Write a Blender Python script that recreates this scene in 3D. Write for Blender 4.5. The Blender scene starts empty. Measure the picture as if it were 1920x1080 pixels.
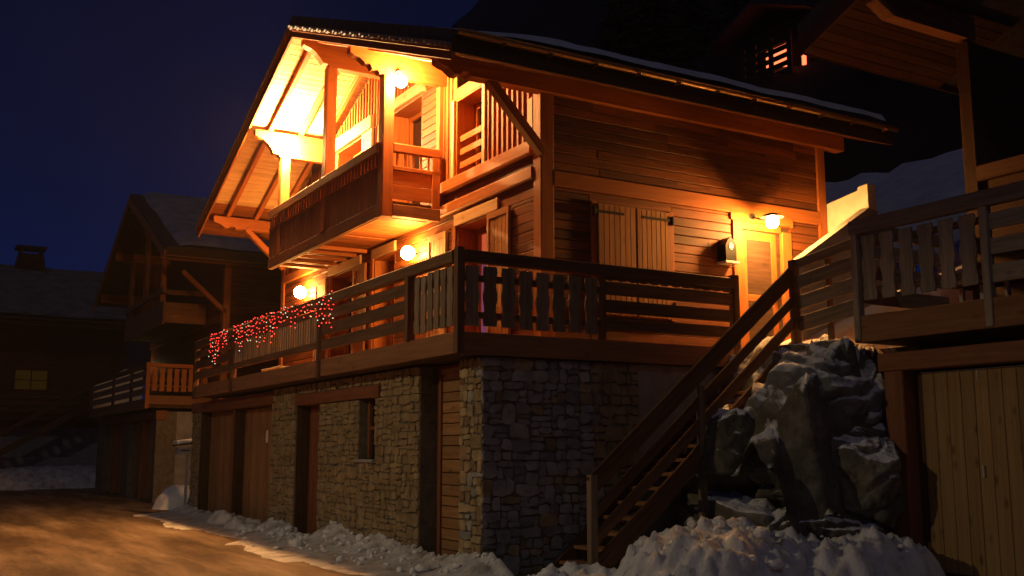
import bpy, math, random
from mathutils import Vector, Matrix, noise
R = math.radians
sc = bpy.context.scene
C = sc.collection
rnd = random.Random(7)

# ------------------------------------------------------------------ camera
cam_d = bpy.data.cameras.new('camera')
cam = bpy.data.objects.new('camera', cam_d)
C.objects.link(cam)
cam.location = (-6.4707, -11.8273, 1.55)
cam.rotation_euler = (R(90 + 8.788), 0, R(-30.3))
cam_d.sensor_width = 36.0
cam_d.lens = 36.0 * 1960 / 1920
cam_d.clip_end = 2000
sc.camera = cam

# ------------------------------------------------------------------ night sky
w = bpy.data.worlds.new('World')
sc.world = w
w.use_nodes = True
nt = w.node_tree
nt.nodes.clear()
def N(nt, t, **k):
    n = nt.nodes.new(t)
    for a, b in k.items():
        setattr(n, a, b)
    return n
tc = N(nt, 'ShaderNodeTexCoord')
sep = N(nt, 'ShaderNodeSeparateXYZ')
ramp = N(nt, 'ShaderNodeValToRGB')
e = ramp.color_ramp.elements
e[0].position = 0.0; e[0].color = (0.0004, 0.0072, 0.048, 1)
e[1].position = 0.75; e[1].color = (0.0035, 0.0034, 0.014, 1)
m = e.new(0.16); m.color = (0.0006, 0.0058, 0.038, 1)
m = e.new(0.38); m.color = (0.0016, 0.0038, 0.020, 1)
bg = N(nt, 'ShaderNodeBackground')
bg.inputs['Strength'].default_value = 1.0
out = N(nt, 'ShaderNodeOutputWorld')
nz = N(nt, 'ShaderNodeTexNoise')
nz.inputs['Scale'].default_value = 2.6
nz.inputs['Detail'].default_value = 4
nr = N(nt, 'ShaderNodeMapRange')
nr.inputs['From Min'].default_value = 0.35; nr.inputs['From Max'].default_value = 0.7
nr.inputs['To Min'].default_value = 0.85; nr.inputs['To Max'].default_value = 1.25
mul = N(nt, 'ShaderNodeMixRGB', blend_type='MULTIPLY')
mul.inputs['Fac'].default_value = 1
L = nt.links.new
L(tc.outputs['Generated'], sep.inputs[0]); L(sep.outputs['Z'], ramp.inputs['Fac'])
L(tc.outputs['Generated'], nz.inputs['Vector']); L(nz.outputs['Fac'], nr.inputs['Value'])
L(ramp.outputs['Color'], mul.inputs['Color1']); L(nr.outputs['Result'], mul.inputs['Color2'])
L(mul.outputs['Color'], bg.inputs['Color']); L(bg.outputs[0], out.inputs['Surface'])

# faint fill sun added behind the camera to lift unlit walls and snow
fill_sun_d = bpy.data.lights.new('fill_sun', 'SUN')
fill_sun_d.energy = 0.055
fill_sun_d.angle = R(2)
fill_sun_d.color = (1.0, 0.90, 0.76)
fill_sun = bpy.data.objects.new('fill_sun', fill_sun_d)
C.objects.link(fill_sun)
fill_sun.rotation_euler = (R(52), 0, R(-33))

sc.view_settings.view_transform = 'Standard'
sc.view_settings.look = 'None'
sc.view_settings.exposure = 0.0
sc.view_settings.gamma = 1.0
sc.view_settings.use_curve_mapping = False
sc.render.engine = 'CYCLES'
sc.cycles.use_denoising = True
try:
    sc.cycles.denoiser = 'OPENIMAGEDENOISE'
except Exception:
    pass
sc.cycles.max_bounces = 6
sc.cycles.diffuse_bounces = 4
sc.cycles.sample_clamp_indirect = 6
sc.cycles.caustics_reflective = False
sc.cycles.caustics_refractive = False

LAMP_COL = (1.0, 0.46, 0.14)

# ------------------------------------------------------------------ materials
def mat_new(name):
    m = bpy.data.materials.new(name)
    m.use_nodes = True
    nt = m.node_tree
    b = nt.nodes['Principled BSDF']
    return m, nt, b

def wood(name, c_dark, c_light, rough=0.62, var=0.35, knots=0.35, scale=(0.7, 11, 11), spec=0.3):
    m, nt, b = mat_new(name)
    L = nt.links.new
    tc = N(nt, 'ShaderNodeTexCoord'); oi = N(nt, 'ShaderNodeObjectInfo')
    off = N(nt, 'ShaderNodeVectorMath', operation='SCALE'); off.inputs[0].default_value = (37, 53, 71)
    L(oi.outputs['Random'], off.inputs['Scale'])
    add = N(nt, 'ShaderNodeVectorMath', operation='ADD')
    L(tc.outputs['Object'], add.inputs[0]); L(off.outputs[0], add.inputs[1])
    mp = N(nt, 'ShaderNodeMapping'); mp.inputs['Scale'].default_value = scale
    L(add.outputs[0], mp.inputs['Vector'])
    n1 = N(nt, 'ShaderNodeTexNoise'); n1.inputs['Scale'].default_value = 1.6
    n1.inputs['Detail'].default_value = 5; n1.inputs['Roughness'].default_value = 0.65
    L(mp.outputs[0], n1.inputs['Vector'])
    rp = N(nt, 'ShaderNodeValToRGB')
    rp.color_ramp.elements[0].position = 0.3; rp.color_ramp.elements[0].color = (*c_dark, 1)
    rp.color_ramp.elements[1].position = 0.72; rp.color_ramp.elements[1].color = (*c_light, 1)
    L(n1.outputs['Fac'], rp.inputs['Fac'])
    # knots
    mk_ = N(nt, 'ShaderNodeMapping'); mk_.inputs['Scale'].default_value = (2.2, 5, 5)
    L(add.outputs[0], mk_.inputs['Vector'])
    vo = N(nt, 'ShaderNodeTexVoronoi'); vo.inputs['Scale'].default_value = 1.0
    L(mk_.outputs[0], vo.inputs['Vector'])
    kr = N(nt, 'ShaderNodeMapRange'); kr.inputs['From Min'].default_value = 0.05; kr.inputs['From Max'].default_value = 0.2
    kr.inputs['To Min'].default_value = 1 - knots; kr.inputs['To Max'].default_value = 1.0
    L(vo.outputs['Distance'], kr.inputs['Value'])
    # per-piece tone
    vr = N(nt, 'ShaderNodeMapRange'); vr.inputs['To Min'].default_value = 1 - var; vr.inputs['To Max'].default_value = 1 + var * 0.5
    L(oi.outputs['Random'], vr.inputs['Value'])
    mu = N(nt, 'ShaderNodeMath', operation='MULTIPLY')
    L(kr.outputs[0], mu.inputs[0]); L(vr.outputs[0], mu.inputs[1])
    mx = N(nt, 'ShaderNodeVectorMath', operation='SCALE')
    L(rp.outputs['Color'], mx.inputs[0]); L(mu.outputs[0], mx.inputs['Scale'])
    L(mx.outputs[0], b.inputs['Base Color'])
    b.inputs['Roughness'].default_value = rough
    b.inputs['Specular IOR Level'].default_value = spec
    bp = N(nt, 'ShaderNodeBump'); bp.inputs['Strength'].default_value = 0.35; bp.inputs['Distance'].default_value = 0.01
    L(n1.outputs['Fac'], bp.inputs['Height']); L(bp.outputs[0], b.inputs['Normal'])
    return m

def mottled(name, stops, scale=3.0, rough=0.9, bump=0.4, dist=0.02, var=0.0, detail=6, map_scale=(1, 1, 1), rot=0.0, spec=0.2, n2=0.0):
    m, nt, b = mat_new(name)
    L = nt.links.new
    tc = N(nt, 'ShaderNodeTexCoord'); oi = N(nt, 'ShaderNodeObjectInfo')
    off = N(nt, 'ShaderNodeVectorMath', operation='SCALE'); off.inputs[0].default_value = (17, 29, 41)
    L(oi.outputs['Random'], off.inputs['Scale'])
    add = N(nt, 'ShaderNodeVectorMath', operation='ADD')
    L(tc.outputs['Object'], add.inputs[0]); L(off.outputs[0], add.inputs[1])
    mp = N(nt, 'ShaderNodeMapping'); mp.inputs['Scale'].default_value = map_scale; mp.inputs['Rotation'].default_value = (0, 0, rot)
    L(add.outputs[0], mp.inputs['Vector'])
    n1 = N(nt, 'ShaderNodeTexNoise'); n1.inputs['Scale'].default_value = scale
    n1.inputs['Detail'].default_value = detail; n1.inputs['Roughness'].default_value = 0.62
    L(mp.outputs[0], n1.inputs['Vector'])
    rp = N(nt, 'ShaderNodeValToRGB')
    els = rp.color_ramp.elements
    els[0].position, els[0].color = stops[0][0], (*stops[0][1], 1)
    els[1].position, els[1].color = stops[-1][0], (*stops[-1][1], 1)
    for p, c in stops[1:-1]:
        q = els.new(p); q.color = (*c, 1)
    L(n1.outputs['Fac'], rp.inputs['Fac'])
    col = rp.outputs['Color']
    if var:
        vr = N(nt, 'ShaderNodeMapRange'); vr.inputs['To Min'].default_value = 1 - var; vr.inputs['To Max'].default_value = 1 + var
        L(oi.outputs['Random'], vr.inputs['Value'])
        mx = N(nt, 'ShaderNodeVectorMath', operation='SCALE')
        L(col, mx.inputs[0]); L(vr.outputs[0], mx.inputs['Scale'])
        col = mx.outputs[0]
    L(col, b.inputs['Base Color'])
    b.inputs['Roughness'].default_value = rough
    b.inputs['Specular IOR Level'].default_value = spec
    nb = N(nt, 'ShaderNodeTexNoise'); nb.inputs['Scale'].default_value = scale * 6; nb.inputs['Detail'].default_value = 5
    L(tc.outputs['Object'], nb.inputs['Vector'])
    sm = N(nt, 'ShaderNodeMath', operation='MULTIPLY_ADD'); sm.inputs[1].default_value = 0.35
    L(nb.outputs['Fac'], sm.inputs[0]); L(n1.outputs['Fac'], sm.inputs[2])
    bp = N(nt, 'ShaderNodeBump'); bp.inputs['Strength'].default_value = bump; bp.inputs['Distance'].default_value = dist
    L(sm.outputs[0], bp.inputs['Height']); L(bp.outputs[0], b.inputs['Normal'])
    return m

def plain(name, col, rough=0.6, metal=0.0, spec=0.4):
    m, nt, b = mat_new(name)
    L = nt.links.new
    n1 = N(nt, 'ShaderNodeTexNoise'); n1.inputs['Scale'].default_value = 14; n1.inputs['Detail'].default_value = 4
    tc = N(nt, 'ShaderNodeTexCoord'); L(tc.outputs['Object'], n1.inputs['Vector'])
    mr = N(nt, 'ShaderNodeMapRange'); mr.inputs['To Min'].default_value = 0.75; mr.inputs['To Max'].default_value = 1.2
    L(n1.outputs['Fac'], mr.inputs['Value'])
    mx = N(nt, 'ShaderNodeVectorMath', operation='SCALE'); mx.inputs[0].default_value = col
    L(mr.outputs[0], mx.inputs['Scale']); L(mx.outputs[0], b.inputs['Base Color'])
    b.inputs['Roughness'].default_value = rough
    b.inputs['Metallic'].default_value = metal
    b.inputs['Specular IOR Level'].default_value = spec
    return m

def glow(name, col, s, sampled=True):
    m = bpy.data.materials.new(name)
    m.use_nodes = True
    nt = m.node_tree
    nt.nodes.clear()
    em = N(nt, 'ShaderNodeEmission'); em.inputs['Color'].default_value = (*col, 1); em.inputs['Strength'].default_value = s
    o = N(nt, 'ShaderNodeOutputMaterial'); nt.links.new(em.outputs[0], o.inputs['Surface'])
    if not sampled:
        m.cycles.emission_sampling = 'NONE'
    return m

M = {}
M['siding'] = wood('stained_siding', (0.10, 0.027, 0.006), (0.27, 0.083, 0.018), var=0.5, knots=0.4)
M['timber'] = wood('stained_timber', (0.30, 0.088, 0.016), (0.47, 0.155, 0.032), var=0.14, knots=0.25)
M['clad'] = wood('pine_cladding', (0.24, 0.068, 0.013), (0.47, 0.16, 0.034), var=0.4, knots=0.5)
M['pale'] = wood('pale_pine', (0.50, 0.30, 0.13), (0.70, 0.48, 0.25), var=0.15, knots=0.35)
M['shutter'] = wood('shutter_pine', (0.30, 0.115, 0.03), (0.46, 0.21, 0.065), var=0.2, knots=0.3)
M['rail'] = wood('weathered_rail', (0.085, 0.04, 0.018), (0.20, 0.10, 0.048), var=0.3, knots=0.3, rough=0.8)
M['picket'] = wood('weathered_picket', (0.17, 0.115, 0.07), (0.34, 0.24, 0.155), var=0.3, knots=0.35, rough=0.85)
M['fascia'] = wood('deck_fascia', (0.20, 0.085, 0.035), (0.34, 0.16, 0.07), var=0.15, knots=0.3, rough=0.75)
M['darkwood'] = wood('dark_wood', (0.045, 0.022, 0.010), (0.11, 0.055, 0.026), var=0.3, rough=0.8)
M['garage'] = wood('garage_door_boards', (0.24, 0.12, 0.045), (0.40, 0.22, 0.09), var=0.25, knots=0.5)
M['rdoor'] = wood('knotty_garage_boards', (0.27, 0.155, 0.055), (0.42, 0.26, 0.10), var=0.35, knots=0.6, scale=(0.5, 14, 14))
M['frame'] = wood('reddish_frame', (0.15, 0.05, 0.02), (0.27, 0.10, 0.042), var=0.1, knots=0.2)
M['stone'] = mottled('rubble_stone', [(0.3, (0.19, 0.135, 0.07)), (0.5, (0.31, 0.23, 0.125)), (0.7, (0.41, 0.32, 0.19))], scale=5, var=0.3, bump=0.6, dist=0.02)
M['stone2'] = mottled('rusty_stone', [(0.3, (0.20, 0.11, 0.065)), (0.5, (0.30, 0.19, 0.11)), (0.7, (0.38, 0.28, 0.18))], scale=5, var=0.3, bump=0.6, dist=0.02)
M['stone3'] = mottled('grey_stone', [(0.3, (0.17, 0.16, 0.145)), (0.5, (0.27, 0.26, 0.235)), (0.7, (0.37, 0.355, 0.33))], scale=5, var=0.3, bump=0.6, dist=0.02)
M['mortar'] = mottled('mortar', [(0.3, (0.10, 0.085, 0.06)), (0.7, (0.19, 0.165, 0.125))], scale=8, bump=0.5)
M['concrete'] = mottled('concrete', [(0.3, (0.22, 0.21, 0.20)), (0.7, (0.33, 0.32, 0.30))], scale=4, bump=0.25)
M['plaster'] = mottled('white_plaster', [(0.3, (0.62, 0.57, 0.48)), (0.7, (0.74, 0.70, 0.62))], scale=5, bump=0.2)
M['heap_snow'] = mottled('ploughed_snow', [(0.28, (0.34, 0.335, 0.33)), (0.42, (0.62, 0.63, 0.645)), (0.7, (0.80, 0.815, 0.84))], scale=4.5, bump=0.7, dist=0.04, rough=0.8)
M['snow'] = mottled('snow', [(0.25, (0.60, 0.60, 0.61)), (0.55, (0.78, 0.79, 0.81)), (0.8, (0.84, 0.85, 0.87))], scale=2.4, bump=0.5, dist=0.04, rough=0.75)
M['dirty_snow'] = mottled('dirty_snow', [(0.28, (0.20, 0.175, 0.15)), (0.46, (0.50, 0.48, 0.46)), (0.7, (0.72, 0.72, 0.73))], scale=3.2, bump=0.6, dist=0.05, rough=0.8)
M['rock'] = mottled('lichen_rock', [(0.3, (0.05, 0.046, 0.036)), (0.5, (0.11, 0.10, 0.08)), (0.68, (0.20, 0.185, 0.15))], scale=2.6, bump=1.0, dist=0.06, var=0.3)
M['palerock'] = mottled('pale_rock', [(0.3, (0.10, 0.10, 0.10)), (0.6, (0.21, 0.21, 0.215)), (0.8, (0.30, 0.30, 0.305))], scale=2.0, bump=0.8, dist=0.05)
def dust(m, lo, hi):
    # snow lying on what faces up
    nt = m.node_tree; b = nt.nodes['Principled BSDF']; L = nt.links.new
    old = b.inputs['Base Color'].links[0].from_socket
    ge = N(nt, 'ShaderNodeNewGeometry'); sp = N(nt, 'ShaderNodeSeparateXYZ'); L(ge.outputs['Normal'], sp.inputs[0])
    nz = N(nt, 'ShaderNodeTexNoise'); nz.inputs['Scale'].default_value = 5; nz.inputs['Detail'].default_value = 6
    tc = N(nt, 'ShaderNodeTexCoord'); L(tc.outputs['Object'], nz.inputs['Vector'])
    ad = N(nt, 'ShaderNodeMath', operation='MULTIPLY_ADD'); ad.inputs[1].default_value = 0.9; L(nz.outputs['Fac'], ad.inputs[0]); L(sp.outputs['Z'], ad.inputs[2])
    mr = N(nt, 'ShaderNodeMapRange'); mr.inputs['From Min'].default_value = lo; mr.inputs['From Max'].default_value = hi; L(ad.outputs[0], mr.inputs['Value'])
    mx = N(nt, 'ShaderNodeMixRGB'); L(mr.outputs[0], mx.inputs['Fac']); L(old, mx.inputs['Color1']); mx.inputs['Color2'].default_value = (0.74, 0.75, 0.77, 1)
    L(mx.outputs[0], b.inputs['Base Color'])
dust(M['rock'], 1.02, 1.20); dust(M['palerock'], 0.72, 1.2)
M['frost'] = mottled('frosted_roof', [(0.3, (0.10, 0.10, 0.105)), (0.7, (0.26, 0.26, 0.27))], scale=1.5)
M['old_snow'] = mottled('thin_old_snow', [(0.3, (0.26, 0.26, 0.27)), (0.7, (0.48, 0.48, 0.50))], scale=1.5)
M['greypicket'] = wood('grey_pickets', (0.20, 0.155, 0.11), (0.42, 0.34, 0.255), var=0.25, knots=0.35, rough=0.85)
M['road'] = mottled('sanded_road_snow', [(0.28, (0.035, 0.023, 0.015)), (0.45, (0.11, 0.075, 0.047)), (0.57, (0.21, 0.15, 0.098)), (0.74, (0.36, 0.30, 0.225))], scale=0.7, map_scale=(1.7, 0.28, 1), rot=0.10, bump=0.8, dist=0.03, rough=0.8, detail=11)
M['tile'] = mottled('dark_roof_tile', [(0.3, (0.05, 0.042, 0.038)), (0.7, (0.11, 0.09, 0.08))], scale=6, rough=0.6)
M['vtile'] = mottled('verge_tile', [(0.3, (0.20, 0.13, 0.10)), (0.7, (0.34, 0.24, 0.19))], scale=6, rough=0.5)
M['metal'] = plain('gutter_copper', (0.36, 0.22, 0.10), 0.35, 0.85)
M['iron'] = plain('black_iron', (0.02, 0.02, 0.02), 0.5, 0.6)
M['zinc'] = plain('pale_metal', (0.55, 0.55, 0.54), 0.45, 0.5)
M['glass'] = plain('dark_glass', (0.015, 0.014, 0.014), 0.12, 0.0, 0.6)
M['white'] = plain('white_paint', (0.72, 0.68, 0.60), 0.5)
M['bark'] = mottled('bark', [(0.3, (0.03, 0.022, 0.015)), (0.7, (0.08, 0.06, 0.045))], scale=8)
M['needle'] = mottled('fir_needles', [(0.3, (0.012, 0.02, 0.010)), (0.7, (0.04, 0.06, 0.03))], scale=2, var=0.3)
M['forest'] = mottled('forest_floor', [(0.3, (0.010, 0.011, 0.009)), (0.7, (0.03, 0.03, 0.027))], scale=0.3)
M['wire'] = plain('green_wire', (0.01, 0.03, 0.015), 0.5)
M['lamp'] = glow('lamp_globe', LAMP_COL, 2000)
M['lamp2'] = glow('far_lamp_globe', LAMP_COL, 5200)
M['lamp_deck'] = glow('deck_lamp_globe', (1.0, 0.43, 0.095), 420)
M['lamp_door'] = glow('door_lamp_globe', (1.0, 0.44, 0.11), 1150)
M['bulb_red'] = glow('red_bulb', (1.0, 0.045, 0.03), 3.4, False)
M['bulb_white'] = glow('white_bulb', (1.0, 0.95, 0.6), 1.3, False)
M['verge_glow_warm'] = glow('warm_verge_glow', (1.0, 0.6, 0.3), 1.0, False)  # glow standing for lamp light at the verge tiles
M['verge_glow_dim'] = glow('dim_verge_glow', (1.0, 0.5, 0.22), 0.25, False)  # weaker verge glow, where that lamp light fades
M['lit_red'] = glow('lit_room', (1.0, 0.16, 0.06), 0.55)
M['lit_purple'] = glow('lit_curtain', (0.55, 0.14, 0.34), 0.28)
M['lit_far'] = glow('far_window', (1.0, 0.17, 0.06), 2.6, False)
M['lit_small'] = glow('small_lamp', (1.0, 0.72, 0.3), 14)
M['dimwin'] = glow('dim_window', (0.5, 0.27, 0.04), 0.028, False)

# ------------------------------------------------------------------ builders
W = {}
def link(name, verts, faces, mat, parent=None, mw=None, smooth=False):
    me = bpy.data.meshes.new(name)
    me.from_pydata(verts, [], faces)
    if mat is not None:
        me.materials.append(mat)
    if smooth:
        me.polygons.foreach_set('use_smooth', [True] * len(me.polygons))
    return place(name, me, parent, mw)
def place(name, me, parent, mw):
    o = bpy.data.objects.new(name, me)
    C.objects.link(o)
    mw = mw if mw is not None else Matrix.Identity(4)
    if parent is not None:
        o.parent = parent
        o.matrix_parent_inverse = W[parent.name].inverted()
    o.matrix_basis = mw
    W[o.name] = mw
    return o
def thing(name, label, cat, loc, group=None):
    o = bpy.data.objects.new(name, None)
    o.empty_display_size = 0.3
    C.objects.link(o)
    o.matrix_basis = Matrix.Translation(loc)
    W[o.name] = Matrix.Translation(loc)
    return tag(o, label, cat, group)
def tag(o, label, cat, group=None):
    o['label'] = label; o['category'] = cat
    if group: o['group'] = group
    return o
def kind(o, k):
    o['kind'] = k
    return o

def frame(p0, p1, up):
    x = (p1 - p0).normalized()
    up = Vector(up)
    if abs(x.dot(up)) > 0.98:
        up = Vector((0, 1, 0)) if abs(x.y) < 0.9 else Vector((1, 0, 0))
    y = up.cross(x).normalized()
    z = x.cross(y)
    m = Matrix((x, y, z)).transposed().to_4x4()
    m.translation = (p0 + p1) / 2
    return m
def beam(name, p0, p1, wy, hz, mat, parent=None, up=(0, 0, 1), c=0.008):
    """timber from p0 to p1: width wy sideways, height hz along up; long edges chamfered."""
    p0, p1 = Vector(p0), Vector(p1)
    l = (p1 - p0).length / 2
    a, b = wy / 2, hz / 2
    c = min(c, a * 0.4, b * 0.4)
    prof = [(-a, -b + c), (-a + c, -b), (a - c, -b), (a, -b + c), (a, b - c), (a - c, b), (-a + c, b), (-a, b - c)]
    v = [(-l, y, z) for y, z in prof] + [(l, y, z) for y, z in prof]
    f = [(i, i + 8, (i + 1) % 8 + 8, (i + 1) % 8) for i in range(8)]
    f = [tuple(reversed(q)) for q in f]
    f += [tuple(range(8)), tuple(reversed(range(8, 16)))]
    f[-2] = tuple(range(7, -1, -1)); f[-1] = tuple(range(8, 16))
    f[-2], f[-1] = tuple(range(0, 8)), tuple(range(15, 7, -1))
    return link(name, v, f, mat, parent, frame(p0, p1, up))
def box(name, x0, x1, y0, y1, z0, z1, mat, parent=None, c=0.006):
    d = (x1 - x0, y1 - y0, z1 - z0)
    cx, cy, cz = (x0 + x1) / 2, (y0 + y1) / 2, (z0 + z1) / 2
    k = max(range(3), key=lambda i: d[i])
    if k == 0:
        return beam(name, (x0, cy, cz), (x1, cy, cz), d[1], d[2], mat, parent, c=c)
    if k == 1:
        return beam(name, (cx, y0, cz), (cx, y1, cz), d[0], d[2], mat, parent, c=c)
    return beam(name, (cx, cy, z0), (cx, cy, z1), d[0], d[1], mat, parent, up=(0, 1, 0), c=c)
def prism(name, pts, vec, mat, parent=None):
    """pts: planar outline (3-D), extruded by vec."""
    pts = [Vector(p) for p in pts]
    vec = Vector(vec)
    n = len(pts)
    nrm = Vector((0, 0, 0))
    for i in range(n):
        nrm += pts[i].cross(pts[(i + 1) % n])
    if nrm.dot(vec) > 0:
        pts.reverse()
    cen = sum(pts, Vector()) / n + vec / 2
    v = [tuple(p - cen) for p in pts] + [tuple(p + vec - cen) for p in pts]
    f = [tuple(range(n)), tuple(range(2 * n - 1, n - 1, -1))]
    f += [((i + 1) % n, i, i + n, (i + 1) % n + n) for i in range(n)]
    return link(name, v, f, mat, parent, Matrix.Translation(cen))
def prism_z(name, pts, vec, mat, parent, axis):
    """like prism but with the long axis laid on local X so that the grain follows it."""
    o = prism(name, pts, vec, mat, parent)
    ax = Vector(axis).normalized()
    ref = Vector((0, 0, 1)) if abs(ax.z) < 0.9 else Vector((0, 1, 0))
    y = ref.cross(ax).normalized(); z = ax.cross(y)
    rot = Matrix((ax, y, z)).transposed().to_4x4()
    o.data.transform(rot.inverted())
    o.matrix_basis = o.matrix_basis @ rot
    W[o.name] = o.matrix_basis.copy()
    return o
def ico(sub, r):
    t = (1 + 5 ** 0.5) / 2
    v = [Vector(p).normalized() for p in [(-1, t, 0), (1, t, 0), (-1, -t, 0), (1, -t, 0), (0, -1, t), (0, 1, t), (0, -1, -t), (0, 1, -t), (t, 0, -1), (t, 0, 1), (-t, 0, -1), (-t, 0, 1)]]
    f = [(0, 11, 5), (0, 5, 1), (0, 1, 7), (0, 7, 10), (0, 10, 11), (1, 5, 9), (5, 11, 4), (11, 10, 2), (10, 7, 6), (7, 1, 8), (3, 9, 4), (3, 4, 2), (3, 2, 6), (3, 6, 8), (3, 8, 9), (4, 9, 5), (2, 4, 11), (6, 2, 10), (8, 6, 7), (9, 8, 1)]
    for _ in range(sub):
        cache = {}
        def mid(a, b):
            k = (min(a, b), max(a, b))
            if k not in cache:
                cache[k] = len(v); v.append(((v[a] + v[b]) / 2).normalized())
            return cache[k]
        nf = []
        for a, b, c in f:
            x, y, z = mid(a, b), mid(b, c), mid(c, a)
            nf += [(a, x, z), (b, y, x), (c, z, y), (x, y, z)]
        f = nf
    return [p * r for p in v], f
def tube(name, pts, r, mat, parent=None, n=6):
    v, f = [], []
    pts = [Vector(p) for p in pts]
    for i, p in enumerate(pts):
        d = (pts[min(i + 1, len(pts) - 1)] - pts[max(i - 1, 0)]).normalized()
        ref = Vector((0, 0, 1)) if abs(d.z) < 0.9 else Vector((0, 1, 0))
        a = ref.cross(d).normalized(); b = d.cross(a)
        for k in range(n):
            t = 2 * math.pi * k / n
            v.append(tuple(p + (a * math.cos(t) + b * math.sin(t)) * r))
        if i:
            o = (i - 1) * n
            f += [(o + k, o + (k + 1) % n, o + n + (k + 1) % n, o + n + k) for k in range(n)]
    f += [tuple(reversed(range(n))), tuple(range(len(v) - n, len(v)))]
    return link(name, v, f, mat, parent, smooth=True)

# ---- rubble masonry: irregular cells cut from a jittered grid
def clip(poly, a, b, c):
    o = []
    n = len(poly)
    for i in range(n):
        p, q = poly[i], poly[(i + 1) % n]
        dp, dq = a * p[0] + b * p[1] - c, a * q[0] + b * q[1] - c
        if dp <= 0: o.append(p)
        if (dp < 0 < dq) or (dq < 0 < dp):
            t = dp / (dp - dq)
            o.append((p[0] + (q[0] - p[0]) * t, p[1] + (q[1] - p[1]) * t))
    return o
def rubble(u0, u1, v0, v1, cw, ch, rn):
    """random squared rubble: split the face again and again, then knock the corners about."""
    out = []
    def split(a, b, c, d):
        w_, h_ = b - a, d - c
        tw, th = cw * rn.uniform(0.75, 1.75), ch * rn.uniform(0.75, 1.9)
        if w_ / tw <= 1 and h_ / th <= 1 or (w_ < cw * 0.7 and h_ < ch * 0.7):
            out.append((a, b, c, d)); return
        t = rn.uniform(0.33, 0.67)
        if w_ / cw > h_ / ch * rn.uniform(0.7, 1.4):
            m_ = a + w_ * t; split(a, m_, c, d); split(m_, b, c, d)
        else:
            m_ = c + h_ * t; split(a, b, c, m_); split(a, b, m_, d)
    split(u0, u1, v0, v1)
    cells = []
    for a, b, c, d in out:
        w_, h_ = b - a, d - c
        j = min(0.028, 0.16 * min(w_, h_))
        def q(u, v):
            du = rn.uniform(-j, j) if u0 + 1e-4 < u < u1 - 1e-4 else 0
            dv = rn.uniform(-j, j) if v0 + 1e-4 < v < v1 - 1e-4 else 0
            return (u + du, v + dv)
        k = [rn.uniform(0.10, 0.30) for _ in range(8)]
        pts = [q(a + w_ * k[0], c), q(b - w_ * k[1], c), q(b, c + h_ * k[2]), q(b, d - h_ * k[3]), q(b - w_ * k[4], d), q(a + w_ * k[5], d), q(a, d - h_ * k[6]), q(a, c + h_ * k[7])]
        cells.append(pts)
    return cells
def stone_mesh(cell, to3, rn, deep=0.034):
    cu = sum(p[0] for p in cell) / len(cell); cv = sum(p[1] for p in cell) / len(cell)
    g = 0.005
    h = rn.uniform(0.45, 1.0) * deep
    tu, tv = rn.uniform(-.08, .08), rn.uniform(-.08, .08)
    def ring(shr, d, tilt):
        o = []
        for u, v in cell:
            a, b = u - cu, v - cv
            ln = math.hypot(a, b) or 1
            s = max(0.2, (ln - shr) / ln)
            o.append(to3(cu + a * s, cv + b * s, d + (a * tu + b * tv if tilt else 0)))
        return o
    n = len(cell)
    r0, r1, r2 = ring(g, -0.01, False), ring(g + 0.004, h * 0.7, True), ring(g + 0.016, h, True)
    cen = Vector(to3(cu, cv, 0))
    v = [tuple(Vector(p) - cen) for p in r0 + r1 + r2]
    f = []
    for k in range(n):
        k2 = (k + 1) % n
        f += [(k, k2, n + k2, n + k), (n + k, n + k2, 2 * n + k2, 2 * n + k)]
    f.append(tuple(range(2 * n, 3 * n)))
    return v, f, cen

# ================================================================== GROUND
def hgt(x, y):
    return noise.fractal(Vector((x, y, 3.1)), 0.9, 2.2, 5)
def sheet(name, x0, x1, y0, y1, step, fz, mat, k='structure', smooth=True, parent=None):
    nx, ny = max(1, int((x1 - x0) / step)), max(1, int((y1 - y0) / step))
    v = []
    for j in range(ny + 1):
        for i in range(nx + 1):
            x, y = x0 + (x1 - x0) * i / nx, y0 + (y1 - y0) * j / ny
            q = fz(x, y)
            v.append(q if isinstance(q, tuple) else (x, y, q))
    f = [(j * (nx + 1) + i, j * (nx + 1) + i + 1, (j + 1) * (nx + 1) + i + 1, (j + 1) * (nx + 1) + i) for j in range(ny) for i in range(nx)]
    o = link(name, v, f, mat, parent, smooth=smooth)
    if k: o['kind'] = k
    return o
g = link('ground', [(-240, -90, -0.35), (240, -90, -0.35), (240, 340, -0.35), (-240, 340, -0.35)], [(0, 1, 2, 3)], M['forest']); kind(g, 'structure')
road = sheet('road', -34, 1.0, -26, 66, 0.25, lambda x, y: -0.03 + 0.03 * hgt(x * 0.5, y * 0.3) + 0.02 * hgt(x * 2.3, y * 0.7) - 0.03 * sum(math.exp(-((x - c - 0.25 * math.sin(y * 0.13 + c)) / 0.16) ** 2) for c in (-2.2, -3.7, -5.0, -6.5)), M['road'])

sheet('yard_snow', 1.0, 5.4, -16, 0.0, 0.2, lambda x, y: -0.05 + 0.05 * hgt(x, y), M['dirty_snow'])
sheet('yard_snow', 1.0, 3.0, 15.4, 66, 0.5, lambda x, y: -0.04 + 0.04 * hgt(x, y), M['dirty_snow'])
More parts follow.
